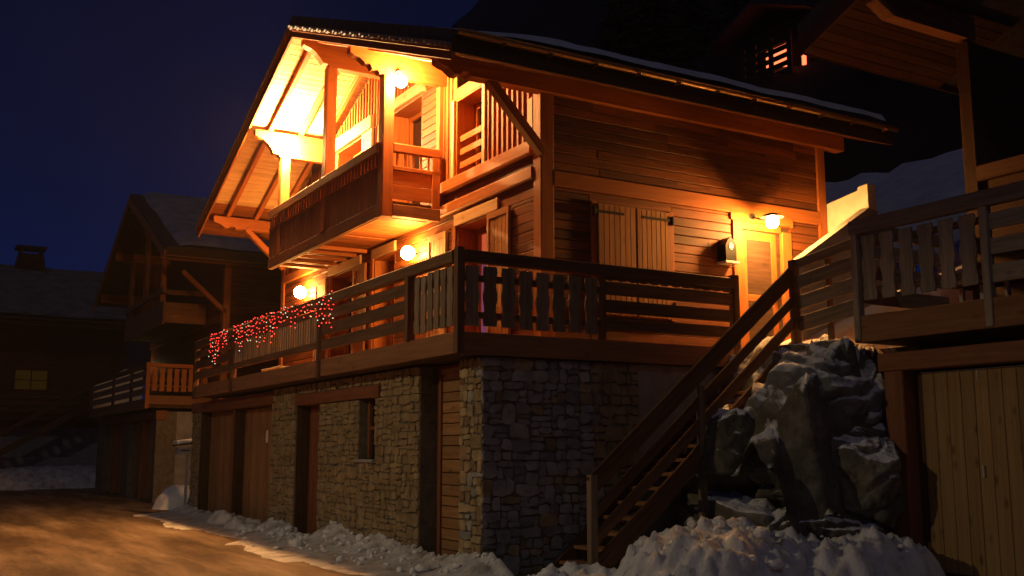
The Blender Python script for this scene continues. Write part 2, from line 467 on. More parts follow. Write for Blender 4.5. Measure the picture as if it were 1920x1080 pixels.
# snow swept against the stone wall, thick and clumpy
def clumps(x, y, s, k=1.0):
    d, _ = noise.voronoi(Vector((x * s, y * s, 0.7)))
    return max(0.0, 0.75 - d[0]) * k
def bank1(x, y):
    t = max(0.0, -x)             # distance out from the wall
    along = max(0.12, 0.55 + 0.75 * noise.noise(Vector((0, y * 0.8, 1.3)))) * (1.0 if y < 5.4 else 0.6)
    if 5.95 < y < 7.1 or 8.7 < y < 14.4: along *= 0.4
    wd = 0.30 + 0.16 * noise.noise(Vector((3, y * 1.3, 0)))
    hh = 0.36 * along * math.exp(-(t / wd) ** 1.5) + 0.03 * math.exp(-(t / (0.5 + 0.3 * noise.noise(Vector((7, y * 0.9, 0))))) ** 2)
    amp = min(1.0, hh / 0.12)
    z = hh + amp * (0.10 * clumps(x, y, 5.5) + 0.06 * clumps(x, y, 12) + 0.05 * hgt(x * 4, y * 4))
    end = min(1.0, max(0.0, (y + 1.1 + 0.25 * hgt(x * 1.5, 2)) / 0.9))
    return z * end - 0.10 * (1 - end) - 0.06 * max(0, (t - 0.8) / 0.9)
sheet('snow_bank', -1.9, 0.03, -1.3, 15.4, 0.04, bank1, M['dirty_snow'], 'stuff')
def heap(name, cx, cy, rx, ry, h, mat, seed, step=0.05, lump=1.0, z0=-0.06):
    def fz(x, y):
        d = math.hypot((x - cx) / rx, (y - cy) / ry)
        n = 0.25 * noise.noise(Vector((x * 1.4 + seed, y * 1.4, 0)))
        k = max(0.0, 1 - (d + n * 0.5) ** 2)
        z = h * k ** 0.7
        a = min(1, k * 3)
        return z0 + z + lump * a * (0.20 * clumps(x + seed, y, 2.9) + 0.15 * clumps(x, y + seed, 6.5) + 0.07 * clumps(x, y + seed, 12) + 0.07 * hgt(x * 5 + seed, y * 5))
    return sheet(name, cx - rx * 1.15, cx + rx * 1.15, cy - ry * 1.15, cy + ry * 1.15, step, fz, mat, 'stuff')
heap('snow_heap', 2.15, -2.1, 1.55, 1.0, 0.62, M['heap_snow'], 2.0, 0.035)
heap('snow_heap', 3.7, -2.75, 1.25, 0.75, 0.50, M['heap_snow'], 9.0, 0.035)
heap('snow_heap', 0.55, -1.25, 0.7, 0.55, 0.12, M['heap_snow'], 4.0, 0.035, 0.8)
cl_ = random.Random(23)
cv, cf = [], []
iv, if_ = ico(1, 1.0)
def clod(x, y, z, r):
    o = len(cv)
    sx, sy, sz = (cl_.uniform(.7, 1.3) for _ in range(3))
    for p in iv:
        k = r * (1 + 0.35 * noise.noise(p * 1.7 + Vector((x * 9, y * 9, 0))))
        cv.append((x + p.x * k * sx, y + p.y * k * sy, z + p.z * k * sz * .8))
    cf.extend(tuple(i + o for i in q) for q in if_)
for _ in range(190):
    y = cl_.uniform(-0.9, 8.5); t = abs(cl_.gauss(0.0, 0.42)) + 0.05
    r = min(0.10, 0.014 + abs(cl_.gauss(0, 0.026)))
    clod(-t, y, bank1(-t, y) + r * 0.35, r)
for _ in range(80):
    x = cl_.uniform(0.1, 4.4); y = cl_.uniform(-3.5, -1.0)
    k_ = max(0.0, 1 - math.hypot((x - 2.15) / 1.55, (y + 2.1) / 1.0) ** 2, 0.8 - math.hypot((x - 3.7) / 1.25, (y + 2.75) / .75) ** 2)
    zb = 0.58 * k_ ** 0.7 + 0.14 * min(1, k_ * 3)
    r = min(0.1, 0.012 + abs(cl_.gauss(0, 0.028)))
    clod(x, y, -0.03 + zb + r * .3, r)
kind(link('snow_clods', cv, cf, M['snow']), 'stuff')
heap('snow_heap', 0.35, 17.6, 0.75, 0.8, 0.62, M['snow'], 6.0, 0.05, 0.5)
heap('snow_heap', -0.3, 10.9, 0.32, 0.5, 0.20, M['dirty_snow'], 11.0, 0.04, 0.8)
heap('snow_heap', -0.35, 9.2, 0.35, 0.8, 0.17, M['dirty_snow'], 14.0, 0.04, 0.8)
heap('snow_heap', 0.0, 36.5, 5.5, 1.8, 0.8, M['dirty_snow'], 21.0, 0.15, 1.0)

# the slope behind the houses: snow close by, black forest above
def slope(x, y):
    z = 3.0 + max(0, (x - 4.9)) * 0.42
    if x > 12: z = 3.0 + 7.1 * 0.42 + (x - 12) * 0.62
    z += 0.5 * hgt(x * 0.18, y * 0.18) * min(1, max(0, (x - 7) / 6))
    if y > 0.5 and x < 9: z = min(z, 2.95)
    if y < -1.9 and x < 13.2: z = min(z, 2.75)
    return z
sheet('snow_slope', 4.9, 17, -14, 0.55, 0.5, lambda x, y: slope(x, y) + 0.05 * hgt(x, y), M['snow'])
def back(x, y): return (slope(x, y) if x > 9 else 3.0 + (x - 7.3) * 0.55) + 0.3 * hgt(x * .6, y * .6)
sheet('snow_slope', 7.3, 18.5, 0.56, 40, 0.5, back, M['snow'])
sheet('forest_slope', 18.51, 29, 0.56, 75, 1.0, back, M['forest'])
sheet('forest_slope', 7.3, 18.5, 40.01, 75, 1.0, back, M['forest'])
sheet('forest_slope', 17.01, 40, -40, 0.55, 1.0, lambda x, y: slope(x, y), M['forest'])
def hill(x, y):
    return 11 + (x - 24) * 0.80 + 6 * hgt(x * 0.02, y * 0.02) * min(1, (x - 24) / 30) + 0.42 * max(0, x - 80)
sheet('hillside', 24, 170, -90, 330, 5, hill, M['forest'])

# ================================================================== STONE BASE OF THE MAIN CHALET
base = thing('stone_garage', 'rubble stone ground floor with timber doors under the lit terrace', 'garage', (0, 0, 0))
kinds = ['stone', 'stone', 'stone', 'stone', 'stone', 'stone2', 'stone3']
greys = ['stone3', 'stone3', 'stone3', 'stone3', 'stone3', 'stone3', 'stone']
wall_top = 2.74
LF = lambda u, v, d: (-d, u, v)          # street front: u runs along Y
RF = lambda u, v, d: (u, -d, v)          # side wall: u runs along X
DEP = 0.28
def core(name, pts, vec, mat=None):
    return prism(name, pts, vec, mat or M['mortar'], base)
# mortar backing around the openings (front), butted end to end
for y0, y1, z0, z1 in [(0.0, 0.60, -0.1, wall_top), (1.84, 3.48, -0.1, 2.35), (3.48, 4.14, -0.1, 1.40), (4.14, 5.98, -0.1, 2.35), (1.84, 3.27, 2.35, wall_top),
                       (3.27, 7.26, 2.56, wall_top), (7.26, 8.71, -0.1, wall_top), (14.42, 15.2, -0.1, 2.45)]:
    box('masonry', 0.0, 0.5, y0, y1, z0, z1, M['mortar'], base, c=0)
box('masonry', 0.5, 2.49, 0.0, 0.5, -0.1, wall_top, M['mortar'], base, c=0)
box('masonry', 0.9, 1.2, 0.6, 15.2, -0.1, wall_top, M['darkwood'], base, c=0)
box('concrete_wall', 2.49, 5.2, 0.02, 0.5, -0.1, wall_top, M['concrete'], base)
rs = random.Random(11)
all_st = []
def lay(u0, u1, v0, v1, to3, cw, ch):
    for cell in rubble(u0, u1, v0, v1, cw, ch, rs):
        all_st.append(stone_mesh(cell, to3, rs) + (to3,))
lay(-0.025, 0.60, -0.05, wall_top, LF, 0.22, 0.15)
GREY = len(all_st)
lay(-0.02, 2.49, -0.05, wall_top, RF, 0.24, 0.17)
GREY = (GREY, len(all_st))
for a in [(1.84, 3.48, -0.05, 2.35), (3.48, 4.14, -0.05, 1.38), (4.14, 5.98, -0.05, 2.35), (1.84, 3.27, 2.35, wall_top), (3.27, 7.26, 2.56, wall_top)]:
    lay(*a, LF, 0.26, 0.13)
lay(7.26, 8.71, -0.05, wall_top, LF, 0.28, 0.14)
lay(14.42, 15.2, -0.05, 2.45, LF, 0.3, 0.15)
camp = cam.location
all_st.sort(key=lambda s: (s[2] - camp).length)
for i, (v, f, cen, tf_) in enumerate(all_st[:300]):
    link('stone', v, f, M[(greys if tf_ is RF else kinds)[rs.randrange(7)]], base, Matrix.Translation(cen))
vv, ff = [], []
for v, f, cen, tf_ in all_st[300:]:
    o = len(vv)
    vv += [tuple(Vector(p) + cen) for p in v]
    ff += [tuple(i + o for i in q) for q in f]
if ff:
    kind(link('distant_stones', vv, ff, M['stone'], base), 'stuff')
# reveals (left sides of the openings, facing the lane's near end)
for y, z1 in ((1.84, wall_top), (5.98 + 1.28, 2.35), (4.14, 2.33)):
    pass
# plank door by the corner
pd = box('door', 0.27, 0.33, 0.60, 1.84, 0.02, wall_top, M['frame'], base)
z = 0.05
while z < 2.7:
    h = rs.uniform(0.13, 0.19)
    box('door_plank', 0.235, 0.268, 0.62, 1.66, z, min(z + h - 0.012, 2.72), M['garage'], pd)
    z += h
box('door_trim', 0.20, 0.234, 1.60, 1.66, 0.02, 2.60, M['frame'], pd)
# narrow stone-framed window
wn = box('window', 0.20, 0.24, 3.48, 4.14, 1.40, 2.33, M['glass'], base)
box('window_frame', 0.13, 0.199, 3.50, 3.60, 1.42, 2.33, M['frame'], wn)
box('window_frame', 0.13, 0.199, 4.04, 4.12, 1.42, 2.33, M['frame'], wn)
box('window_frame', 0.14, 0.199, 3.60, 4.04, 1.86, 1.92, M['frame'], wn)
box('window_sill', -0.07, 0.20, 3.42, 4.20, 1.35, 1.40, M['concrete'], wn)
# side door
d2 = box('door', 0.26, 0.32, 5.98, 7.26, 0.0, 2.35, M['frame'], base)
for i in range(7):
    box('door_board', 0.232, 0.258, 6.0 + i * 0.16, 6.15 + i * 0.16, 0.02, 2.3, M['frame'], d2)
box('handle', 0.19, 0.23, 6.1, 6.14, 1.05, 1.2, M['iron'], d2)
box('reveal_board', 0.01, 0.26, 7.225, 7.258, 0, 2.34, M['darkwood'], base)
box('lintel', -0.05, 0.30, 3.27, 7.26, 2.36, 2.555, M['frame'], base)
# double garage
for y0, y1 in ((8.71, 11.47), (11.6, 14.42)):
    gd = box('garage_door', 0.28, 0.33, y0, y1, 0.0, 2.44, M['frame'], base)
    n = 14
    for i in range(n):
        a = y0 + (y1 - y0) * i / n; b = y0 + (y1 - y0) * (i + 1) / n
        box('door_board', 0.245, 0.278, a + 0.004, b - 0.006, 0.04, 2.42, M['garage'], gd)
    if y0 < 9:
        link('handle_plate', [(0.22, 9.78 + 0.05 * math.cos(t * math.pi / 5), 1.82 + 0.13 * math.sin(t * math.pi / 5)) for t in range(10)] +
             [(0.244, 9.78 + 0.055 * math.cos(t * math.pi / 5), 1.82 + 0.14 * math.sin(t * math.pi / 5)) for t in range(10)],
             [tuple(range(10))] + [(t, (t + 1) % 10, 10 + (t + 1) % 10, 10 + t) for t in range(10)], M['white'], gd)
    box('reveal_board', 0.01, 0.28, y1 - 0.04, y1 - 0.002, 0, 2.44, M['darkwood'], base)
box('garage_post', 0.0, 0.40, 11.47, 11.60, 0, 2.44, M['frame'], base)
box('lintel', -0.04, 0.30, 8.60, 15.25, 2.45, 2.70, M['frame'], base)

# ================================================================== TERRACE
deck = thing('terrace', 'wooden terrace with weathered railing above the stone ground floor', 'terrace', (0, 6, 2.75))
FL = 3.0
box('deck_slab', -0.36, 1.36, -0.05, 13.5, 2.77, 2.97, M['darkwood'], deck)
box('deck_slab', 1.37, 5.25, -0.05, 0.74, 2.77, 2.97, M['darkwood'], deck)
box('fascia_board', -0.42, -0.365, 5.0, 13.5, 2.76, 3.04, M['fascia'], deck)
box('fascia_board', -0.42, -0.365, -0.10, 4.99, 2.76, 3.04, M['fascia'], deck)
box('fascia_board', -0.364, 4.55, -0.10, -0.06, 2.75, 3.04, M['fascia'], deck)
for i in range(9):   # deck boards along the street side
    box('deck_board', -0.36 + i * 0.19, -0.18 + i * 0.19, -0.04, 13.5, 2.972, 3.0, M['fascia'], deck)
for i in range(4):
    box('deck_board', 1.38, 5.25, -0.04 + i * 0.195, 0.145 + i * 0.195, 2.972, 3.0, M['fascia'], deck)
RT, RB = 4.10, 3.94
def picket_outline(z0, z1, wmax):
    h = z1 - z0
    prof = [(0, .9), (.10, 1), (.17, .86), (.24, .80), (.34, .82), (.44, .98), (.50, 1.0), (.56, .98), (.66, .82), (.76, .80), (.83, .86), (.90, 1), (1, .9)]
    r = [(wmax / 2 * k, z0 + t * h) for t, k in prof]
    return [(a, b) for a, b in r] + [(-a, b) for a, b in reversed(r)]
def pickets(parent, along, fixed, cs, wd, z0, z1, mat, th=0.03, pr=rnd):
    for c in cs:
        dz = pr.uniform(-.012, .012)
        ol = picket_outline(z0 + dz, z1 + dz, wd * pr.uniform(.94, 1.04))
        if along == 'x':
            prism_z('picket', [(c + a, fixed, b) for a, b in ol], (0, th, 0), mat, parent, (0, 0, 1))
        else:
            prism_z('picket', [(fixed, c + a, b) for a, b in ol], (th, 0, 0), mat, parent, (0, 0, 1))
# side railing (towards the stairs)
PX, PY = -0.42, -0.10
rl = box('top_rail', PX + 0.11, 4.22, PY - 0.03, PY + 0.09, RB, RT, M['rail'], deck, c=0.012)
rl['label'] = 'dark top rail of the stair-side railing'
box('corner_post', PX - 0.01, PX + 0.10, PY - 0.01, PY + 0.10, 2.76, RT + 0.03, M['rail'], rl)
box('post', 1.80, 1.89, PY - 0.005, PY + 0.08, 3.05, RB, M['rail'], rl)
box('post', 4.225, 4.34, PY - 0.02, PY + 0.10, 2.5, RT + 0.05, M['rail'], rl)
box('cross_rail', PX + 0.11, 1.80, PY + 0.035, PY + 0.08, 3.70, 3.79, M['rail'], rl)
box('cross_rail', PX + 0.11, 1.80, PY + 0.035, PY + 0.08, 3.22, 3.31, M['rail'], rl)
pickets(rl, 'x', PY + 0.0, [-0.205, 0.06, 0.335, 0.60, 0.865, 1.12, 1.385, 1.65], 0.215, 3.12, 3.90, M['picket'])
for z0, z1 in ((3.68, 3.865), (3.43, 3.61), (3.19, 3.36)):
    box('slat', 1.895, 4.22, PY + 0.0, PY + 0.04, z0, z1, M['rail'], rl)
# scalloped valance under the rail
ol = [(1.9, RB)]
k = 0
while k <= 60:
    x = 1.9 + (4.22 - 1.9) * k / 60
    ol.append((x, RB - 0.035 - 0.022 * abs(math.sin(k * math.pi / 5)) - 0.004))
    k += 1
ol.append((4.22, RB))
prism('valance', [(a, PY + 0.01, b) for a, b in ol], (0, 0.03, 0), M['rail'], rl)
# street railing
rs2 = box('top_rail', PX - 0.03, PX + 0.09, PY + 0.11, 13.5, RB, RT, M['rail'], deck, c=0.012)
rs2['label'] = 'long dark top rail facing the street'
for y in (1.39, 4.93, 10.27, 13.44):
    box('post', PX - 0.045, PX + 0.08, y - 0.06, y + 0.06, 2.74 if y > 1.5 else 3.04, RB, M['rail'], rs2)
box('cross_rail', PX + 0.045, PX + 0.085, PY + 0.11, 1.33, 3.70, 3.79, M['rail'], rs2)
box('cross_rail', PX + 0.045, PX + 0.085, PY + 0.11, 1.33, 3.22, 3.31, M['rail'], rs2)
pickets(rs2, 'y', PX + 0.01, [0.145 + i * 0.2 for i in range(6)], 0.165, 3.12, 3.90, M['picket'])
for a, b in ((1.45, 4.87), (10.33, 13.38)):
    for z0, z1 in ((3.70, 3.865), (3.44, 3.63), (3.19, 3.37)):
        box('slat', PX + 0.0, PX + 0.04, a, b, z0, z1, M['rail'], rs2)
box('cross_rail', PX + 0.0, PX + 0.05, 4.99, 10.21, 3.80, 3.90, M['rail'], rs2)
box('cross_rail', PX + 0.0, PX + 0.05, 4.99, 10.21, 3.24, 3.36, M['rail'], rs2)
n = 40
for i in range(n):
    y = 5.06 + (10.12 - 5.06) * i / (n - 1)
    box('baluster', PX + 0.01, PX + 0.04, y - 0.042, y + 0.042, 3.36, 3.80, M['picket'], rs2)
# furniture legs showing under the fine balusters
tb = thing('patio_table', 'pale low table lying behind the fine baluster railing', 'table', (0.35, 9.3, 3.0))
box('table_top', 0.1, 0.6, 8.7, 9.9, 3.18, 3.22, M['white'], tb)
for x in (0.16, 0.54):
    for y in (8.8, 9.8):
        box('leg', x - 0.03, x + 0.03, y - 0.03, y + 0.03, 3.0, 3.179, M['white'], tb)

# ================================================================== MAIN CHALET
ch = thing('chalet', 'two storey timber chalet with glowing balcony gable and lit porch', 'chalet', (1.38, 0.75, 3.0))
WX, WY = 1.38, 0.75           # street wall plane, side wall plane
EX, FY = 7.1, 12.7            # back end of the side wall, far end of the street wall
RY, RZ, SL = 6.70, 9.47, 0.40
VX = -0.50                    # verge
E0, E1 = -0.07, 13.47         # eaves
def zr(y): return RZ - SL * abs(y - RY)
def gable(x, y0, y1, z0, dz=0.0):
    return [(x, y0, z0), (x, y1, z0), (x, y1, zr(y1) + dz), (x, RY, RZ + dz), (x, y0, zr(y0) + dz)]
# core walls behind the boards (butted pieces leave the openings free)
BK = M['darkwood']
prism('wall', [(7.0, 0.80, 3.0), (7.0, 12.65, 3.0), (7.0, 12.65, zr(12.65) - .12), (7.0, RY, RZ - .12), (7.0, 0.80, zr(0.80) - .12)], (0.12, 0, 0), BK, ch)
box('wall', WX + 0.02, 7.0, WY + 0.04, WY + 0.16, 3.0, 6.9, BK, ch)
box('wall', WX + 0.02, 7.0, 12.5, 12.65, 3.0, 6.9, BK, ch)
box('floor_slab', WX + 0.35, 7.0, 0.95, 12.5, 5.52, 5.64, BK, ch)
def lwall(y0, y1, z0, z1, mat, horiz=True, x=WX):
    """street wall boards for a rectangle; backing plus pieces."""
    box('wall', x + 0.035, x + 0.16, y0, y1, z0, z1 if z1 < 90 else min(zr(y0), zr(y1)) - 0.13, BK, ch, c=0)
    if horiz:
        z = z0 + 0.002
        while z < z1 - 0.03:
            t = min(0.145, z1 - z)
            box('siding_board', x + 0.0 + rnd.uniform(-.003, .003), x + 0.034, y0 + 0.001, y1 - 0.001, z, z + t - 0.008, mat, ch, c=0.02)
            z += 0.145
    else:
        n = max(1, round((y1 - y0) / 0.155))
        for i in range(n):
            a, b = y0 + (y1 - y0) * i / n, y0 + (y1 - y0) * (i + 1) / n
            zt = min(z1, zr(a if a < RY else b) - 0.12) if z1 > 90 else z1
            if zt - z0 < 0.1: continue
            box('cladding_board', x + 0.012 + rnd.uniform(-.004, .004), x + 0.034, a + 0.003, b - 0.003, z0, zt, mat, ch)
            box('batten', x - 0.018, x + 0.010, b - 0.028, b + 0.026, z0, zt, mat, ch)
# ---- lower storey, street side: openings (y0, y1)
low_open = [(2.30, 3.42), (5.95, 6.95), (7.95, 9.35)]
SD = M['siding']
segs = [(0.95, 2.30), (3.42, 5.95), (6.95, 7.95), (9.35, 12.48)]
for a, b in segs:
    lwall(a, b, 3.0, 5.24, SD)
lwall(0.95, 12.48, 5.24, 5.50, SD)
def leaf(parent, name, x, y0, y1, z0, z1, mat, framed=True):
    n = max(2, round((y1 - y0) / 0.12))
    s = box(name, x + 0.0, x + 0.025, y0, y1, z0, z1, mat, parent)
    for i in range(n):
        a, b = y0 + (y1 - y0) * i / n, y0 + (y1 - y0) * (i + 1) / n
        box('shutter_board', x - 0.014, x - 0.001, a + 0.003, b - 0.004, z0 + 0.01, z1 - 0.01, mat, s)
    if framed:
        for a, b in ((y0, y0 + 0.07), (y1 - 0.07, y1)):
            box('stile', x - 0.028, x - 0.0145, a, b, z0, z1, mat, s)
        for a, b in ((z0, z0 + 0.1), (z1 - 0.1, z1)):
            box('shutter_rail', x - 0.028, x - 0.0145, y0 + 0.071, y1 - 0.071, a, b, mat, s)
    return s
def opening(y0, y1, z0, z1, pane, depth=0.34, pane2=None):
    """recessed glazed door: reveal boards, frame and panes."""
    x1 = WX + depth
    fr = box('window', x1 + 0.07, x1 + 0.10, y0, y1, z0, z1, pane, ch, c=0)
    box('reveal', WX + 0.0, x1 + 0.07, y1 - 0.03, y1 - 0.001, z0, z1, M['timber'], fr)
    box('reveal', WX + 0.0, x1 + 0.07, y0 + 0.001, y0 + 0.03, z0, z1, M['timber'], fr)
    box('reveal', WX + 0.0, x1 + 0.07, y0 + 0.031, y1 - 0.031, z1 - 0.03, z1 - 0.001, M['timber'], fr)
    m = (y0 + y1) / 2
    for a, b in ((y0 + 0.031, y0 + 0.12), (m - 0.07, m + 0.07), (y1 - 0.12, y1 - 0.031)):
        box('window_frame', x1, x1 + 0.068, a, b, z0, z1 - 0.031, M['timber'], fr)
    for a, b in ((z0, z0 + 0.14), (z1 - 0.13, z1 - 0.032)):
        box('window_frame', x1 + 0.004, x1 + 0.064, y0 + 0.121, m - 0.071, a, b, M['timber'], fr)
        box('window_frame', x1 + 0.004, x1 + 0.064, m + 0.071, y1 - 0.121, a, b, M['timber'], fr)
    if pane2:
        box('curtain', x1 + 0.066, x1 + 0.0695, m + 0.075, y1 - 0.125, z0 + 0.15, z1 - 0.5, pane2, fr, c=0)
    return fr
opening(2.30, 3.42, 3.0, 5.24, M['lit_red'], 0.34, M['lit_purple'])
opening(5.95, 6.95, 3.0, 5.24, M['glass'])
opening(7.95, 9.35, 3.0, 5.24, M['glass'])
for y0, y1, hy0, hy1 in ((2.3, 3.42, 1.98, 3.46), (5.95, 6.95, 5.9, 7.0), (7.95, 9.35, 7.6, 9.4)):
    box('header', WX - 0.05, WX - 0.002, hy0, hy1, 5.24, 5.43, M['pale'], ch)
    box('door_casing', WX - 0.04, WX - 0.002, y1, y1 + 0.13, 3.0, 5.239, M['timber'], ch)
for y0, y1, m_ in ((1.60, 2.28, 'shutter'), (3.72, 4.42, 'pale'), (7.28, 7.93, 'shutter'), (9.50, 10.15, 'pale')):
    s = leaf(ch, 'shutter', WX - 0.045, y0, y1, 3.06, 5.22, M[m_])
# ---- beams across the street wall
box('beam', WX - 0.06, WX + 0.16, 0.955, 12.48, 5.50, 5.69, M['timber'], ch, c=0.015)
lwall(0.95, 3.95, 5.69, 5.885, SD)
box('sill_beam', WX - 0.09, WX + 0.16, 0.955, 3.95, 5.886, 6.085, M['timber'], ch, c=0.015)
# ---- corner posts
box('corner_post', WX - 0.03, WX + 0.20, WY - 0.03, WY + 0.198, 3.0, 6.79, M['timber'], ch, c=0.015)
box('corner_post', EX - 0.10, EX + 0.10, WY - 0.03, WY + 0.15, 3.0, 6.78, M['timber'], ch, c=0.015)
box('corner_post', WX - 0.03, WX + 0.18, 12.48, 12.70, 3.0, 6.79, M['timber'], ch, c=0.015)
box('wall_post', WX - 0.10, WX + 0.10, 3.951, 4.08, 5.69, zr(4.0) - 0.55, M['timber'], ch, c=0.012)
# ---- upper storey, street side
CL = M['clad']
# guard window on the near bay
lwall(0.95, 2.50, 6.085, 99, CL, False)
lwall(3.50, 3.95, 6.085, 99, CL, False)
op = opening(2.50, 3.50, 6.085, 7.45, M['glass'], 0.34)
box('window_casing', WX - 0.05, WX + 0.0, 2.40, 2.50, 6.086, 7.45, M['pale'], ch)
box('window_casing', WX - 0.05, WX + 0.0, 3.50, 3.60, 6.086, 7.45, M['pale'], ch)
box('wall', WX + 0.0, WX + 0.10, 2.50, 3.50, 7.45, zr(2.5) - 0.13, CL, ch)
for z in (6.25, 6.48, 6.71):
    box('guard_slat', WX + 0.06, WX + 0.09, 2.531, 3.469, z, z + 0.11, M['timber'], op)
box('corner_board', WX - 0.035, WX - 0.019, 0.95, 1.10, 6.086, 6.75, M['pale'], ch)
# log siding strip, then the balcony doors
FB = 5.66
def lw2(y0, y1, z0, z1): lwall(y0, y1, z0, z1, SD)
lw2(4.09, 4.85, 5.69, 7.99)
opening(4.85, 6.27, 5.69, 7.99, M['glass'], 0.36)
lwall(6.27, 7.60, 5.69, 7.95, CL, False)
opening(7.60, 9.15, 5.69, 7.95, M['glass'], 0.36)
lwall(9.15, 12.48, 5.69, 7.95, CL, False)
for y0, y1, z0, z1 in ((4.70, 6.40, 7.99, 8.20), (7.10, 9.35, 7.95, 8.22)):
    box('header', WX - 0.09, WX + 0.03, y0, y1, z0, z1, M['pale'], ch, c=0.012)
for y0, y1 in ((4.09, 4.70), (6.40, 7.10), (9.35, 12.48)):
    pass
def gclad(y0, y1, z0):
    lwall(y0, y1, z0, 99, CL, False)
gclad(4.09, 4.70, 8.0); gclad(4.70, 6.40, 8.21); gclad(6.40, 7.10, 7.96); gclad(7.10, 9.35, 8.23); gclad(9.35, 12.48, 7.96)
s = leaf(ch, 'shutter', WX - 0.045, 7.08, 7.58, 5.75, 7.93, M['pale'])
# gable core
prism('gable_wall', [(WX + 0.165, RY + 2.7, zr(RY + 2.7) - .14), (WX + 0.165, RY, RZ - .14), (WX + 0.165, RY - 2.7, zr(RY - 2.7) - .14)], (0.06, 0, 0), BK, ch)

# ---- side wall boards (facing the stairs)
def rwall(x0, x1, z0, z1):
    z = z0
    k = 0
    while z < z1 - 0.03:
        t = min(0.145, z1 - z)
        xs = [x0]
        if x1 - x0 > 1.2:
            q = x0 + rnd.uniform(0.5, 2.2)
            while q < x1 - 0.4:
                xs.append(q); q += rnd.uniform(1.2, 2.6)
        xs.append(x1)
        for a, b in zip(xs, xs[1:]):
            box('siding_board', a + 0.002, b - 0.002, WY + rnd.uniform(-.004, .004), WY + 0.038, z, z + t - 0.008, SD, ch, c=0.02)
        z += 0.145
rwall(1.585, 7.0, 5.61, 6.785)
box('beam', 1.581, 6.999, WY - 0.035, WY + 0.039, 5.37, 5.607, M['timber'], ch, c=0.012)
rwall(1.585, 2.22, 3.0, 5.37); rwall(3.78, 5.02, 3.0, 5.37); rwall(6.32, 7.0, 3.0, 5.37)
rwall(2.22, 3.78, 5.225, 5.37); rwall(5.02, 6.32, 5.235, 5.37)
rwall(2.22, 3.78, 3.0, 3.5)
# window closed by two board shutters
sw = box('shuttered_window', 2.22, 3.78, WY - 0.02, WY + 0.03, 3.50, 5.224, M['siding'], ch)
for a, b in ((2.22, 2.31), (3.69, 3.78)):
    box('casing', a, b, WY - 0.05, WY - 0.021, 3.5, 5.22, M['timber'], sw)
for x0, x1, hx0, hx1, pin in ((2.33, 3.02, 2.25, 2.80, 2.26), (3.05, 3.68, 3.16, 3.74, 3.74)):
    sh = box('shutter', x0, x1, WY - 0.05, WY - 0.022, 3.52, 5.20, M['shutter'], ch)
    n = 7
    for i in range(n):
        a, b = x0 + (x1 - x0) * i / n, x0 + (x1 - x0) * (i + 1) / n
        box('shutter_board', a + 0.003, b - 0.004, WY - 0.072, WY - 0.051, 3.53, 5.185, M['shutter'], sh)
    for z in (5.05, 3.70):
        box('strap_hinge', hx0, hx1, WY - 0.082, WY - 0.073, z, z + 0.04, M['iron'], sh)
        box('hinge_pin', pin - 0.02, pin + 0.02, WY - 0.095, WY - 0.055, z - 0.05, z + 0.09, M['iron'], sh)
# front door
fd = box('front_door', 5.22, 6.10, WY + 0.06, WY + 0.11, 3.05, 5.12, M['shutter'], ch)
box('door_frame', 5.02, 5.21, WY - 0.035, WY + 0.12, 3.0, 5.25, M['timber'], fd)
box('door_frame', 6.11, 6.32, WY - 0.03, WY + 0.12, 3.0, 5.15, M['timber'], fd)
box('door_frame', 4.98, 6.36, WY - 0.04, WY + 0.12, 5.251, 5.40, M['timber'], fd)
box('door_frame', 5.211, 6.109, WY + 0.0, WY + 0.12, 5.13, 5.25, M['timber'], fd)
for a, b in ((5.23, 5.36), (5.90, 6.02)):
    box('stile', a, b, WY + 0.035, WY + 0.059, 3.06, 5.11, M['timber'], fd)
for a, b in ((3.06, 3.25), (3.95, 4.06), (4.97, 5.11)):
    box('door_rail', 5.361, 5.899, WY + 0.037, WY + 0.059, a, b, M['timber'], fd)
for i in range(4):
    box('panel', 5.37 + i * 0.132, 5.49 + i * 0.132, WY + 0.044, WY + 0.0595, 4.07, 4.96, M['timber'], fd)
box('handle', 5.93, 5.97, WY - 0.03, WY + 0.034, 4.0, 4.18, M['zinc'], fd)

# ---- roof timbers
def purlin(y, hz, wd, x_out, x_in, label=None):
    top = zr(y + (wd / 2 if y > RY else -wd / 2)) - (0.11 if 2 < y < 11 else 0.035)
    if abs(y - RY) < 0.1: top = RZ - 0.13
    z0 = top - hz
    # carved nose: an S-curve on the outer end
    nose = [(x_out, top), (x_out, top - 0.13), (x_out + 0.06, top - 0.16), (x_out + 0.16, top - 0.19), (x_out + 0.27, top - 0.27), (x_out + 0.35, top - 0.36 if hz > .4 else top - 0.27), (x_out + 0.40, z0 + 0.05), (x_out + 0.50, z0 + 0.05), (x_out + 0.53, z0), (x_in, z0), (x_in, top)]
    o = prism_z('purlin', [(a, y - wd / 2, b) for a, b in nose], (0, wd, 0), M['timber'], ch, (1, 0, 0))
    if label: o['label'] = label
    return z0
zn = purlin(3.95, 0.40, 0.16, -0.41, WX + 0.05)
zrg = purlin(6.70, 0.48, 0.18, -0.30, WX + 0.05)
zf = purlin(9.40, 0.52, 0.16, -0.38, WX + 0.05)
ze = purlin(0.75, 0.255, 0.20, -0.37, 7.62)
ze2 = purlin(12.65, 0.27, 0.20, -0.37, 7.62)
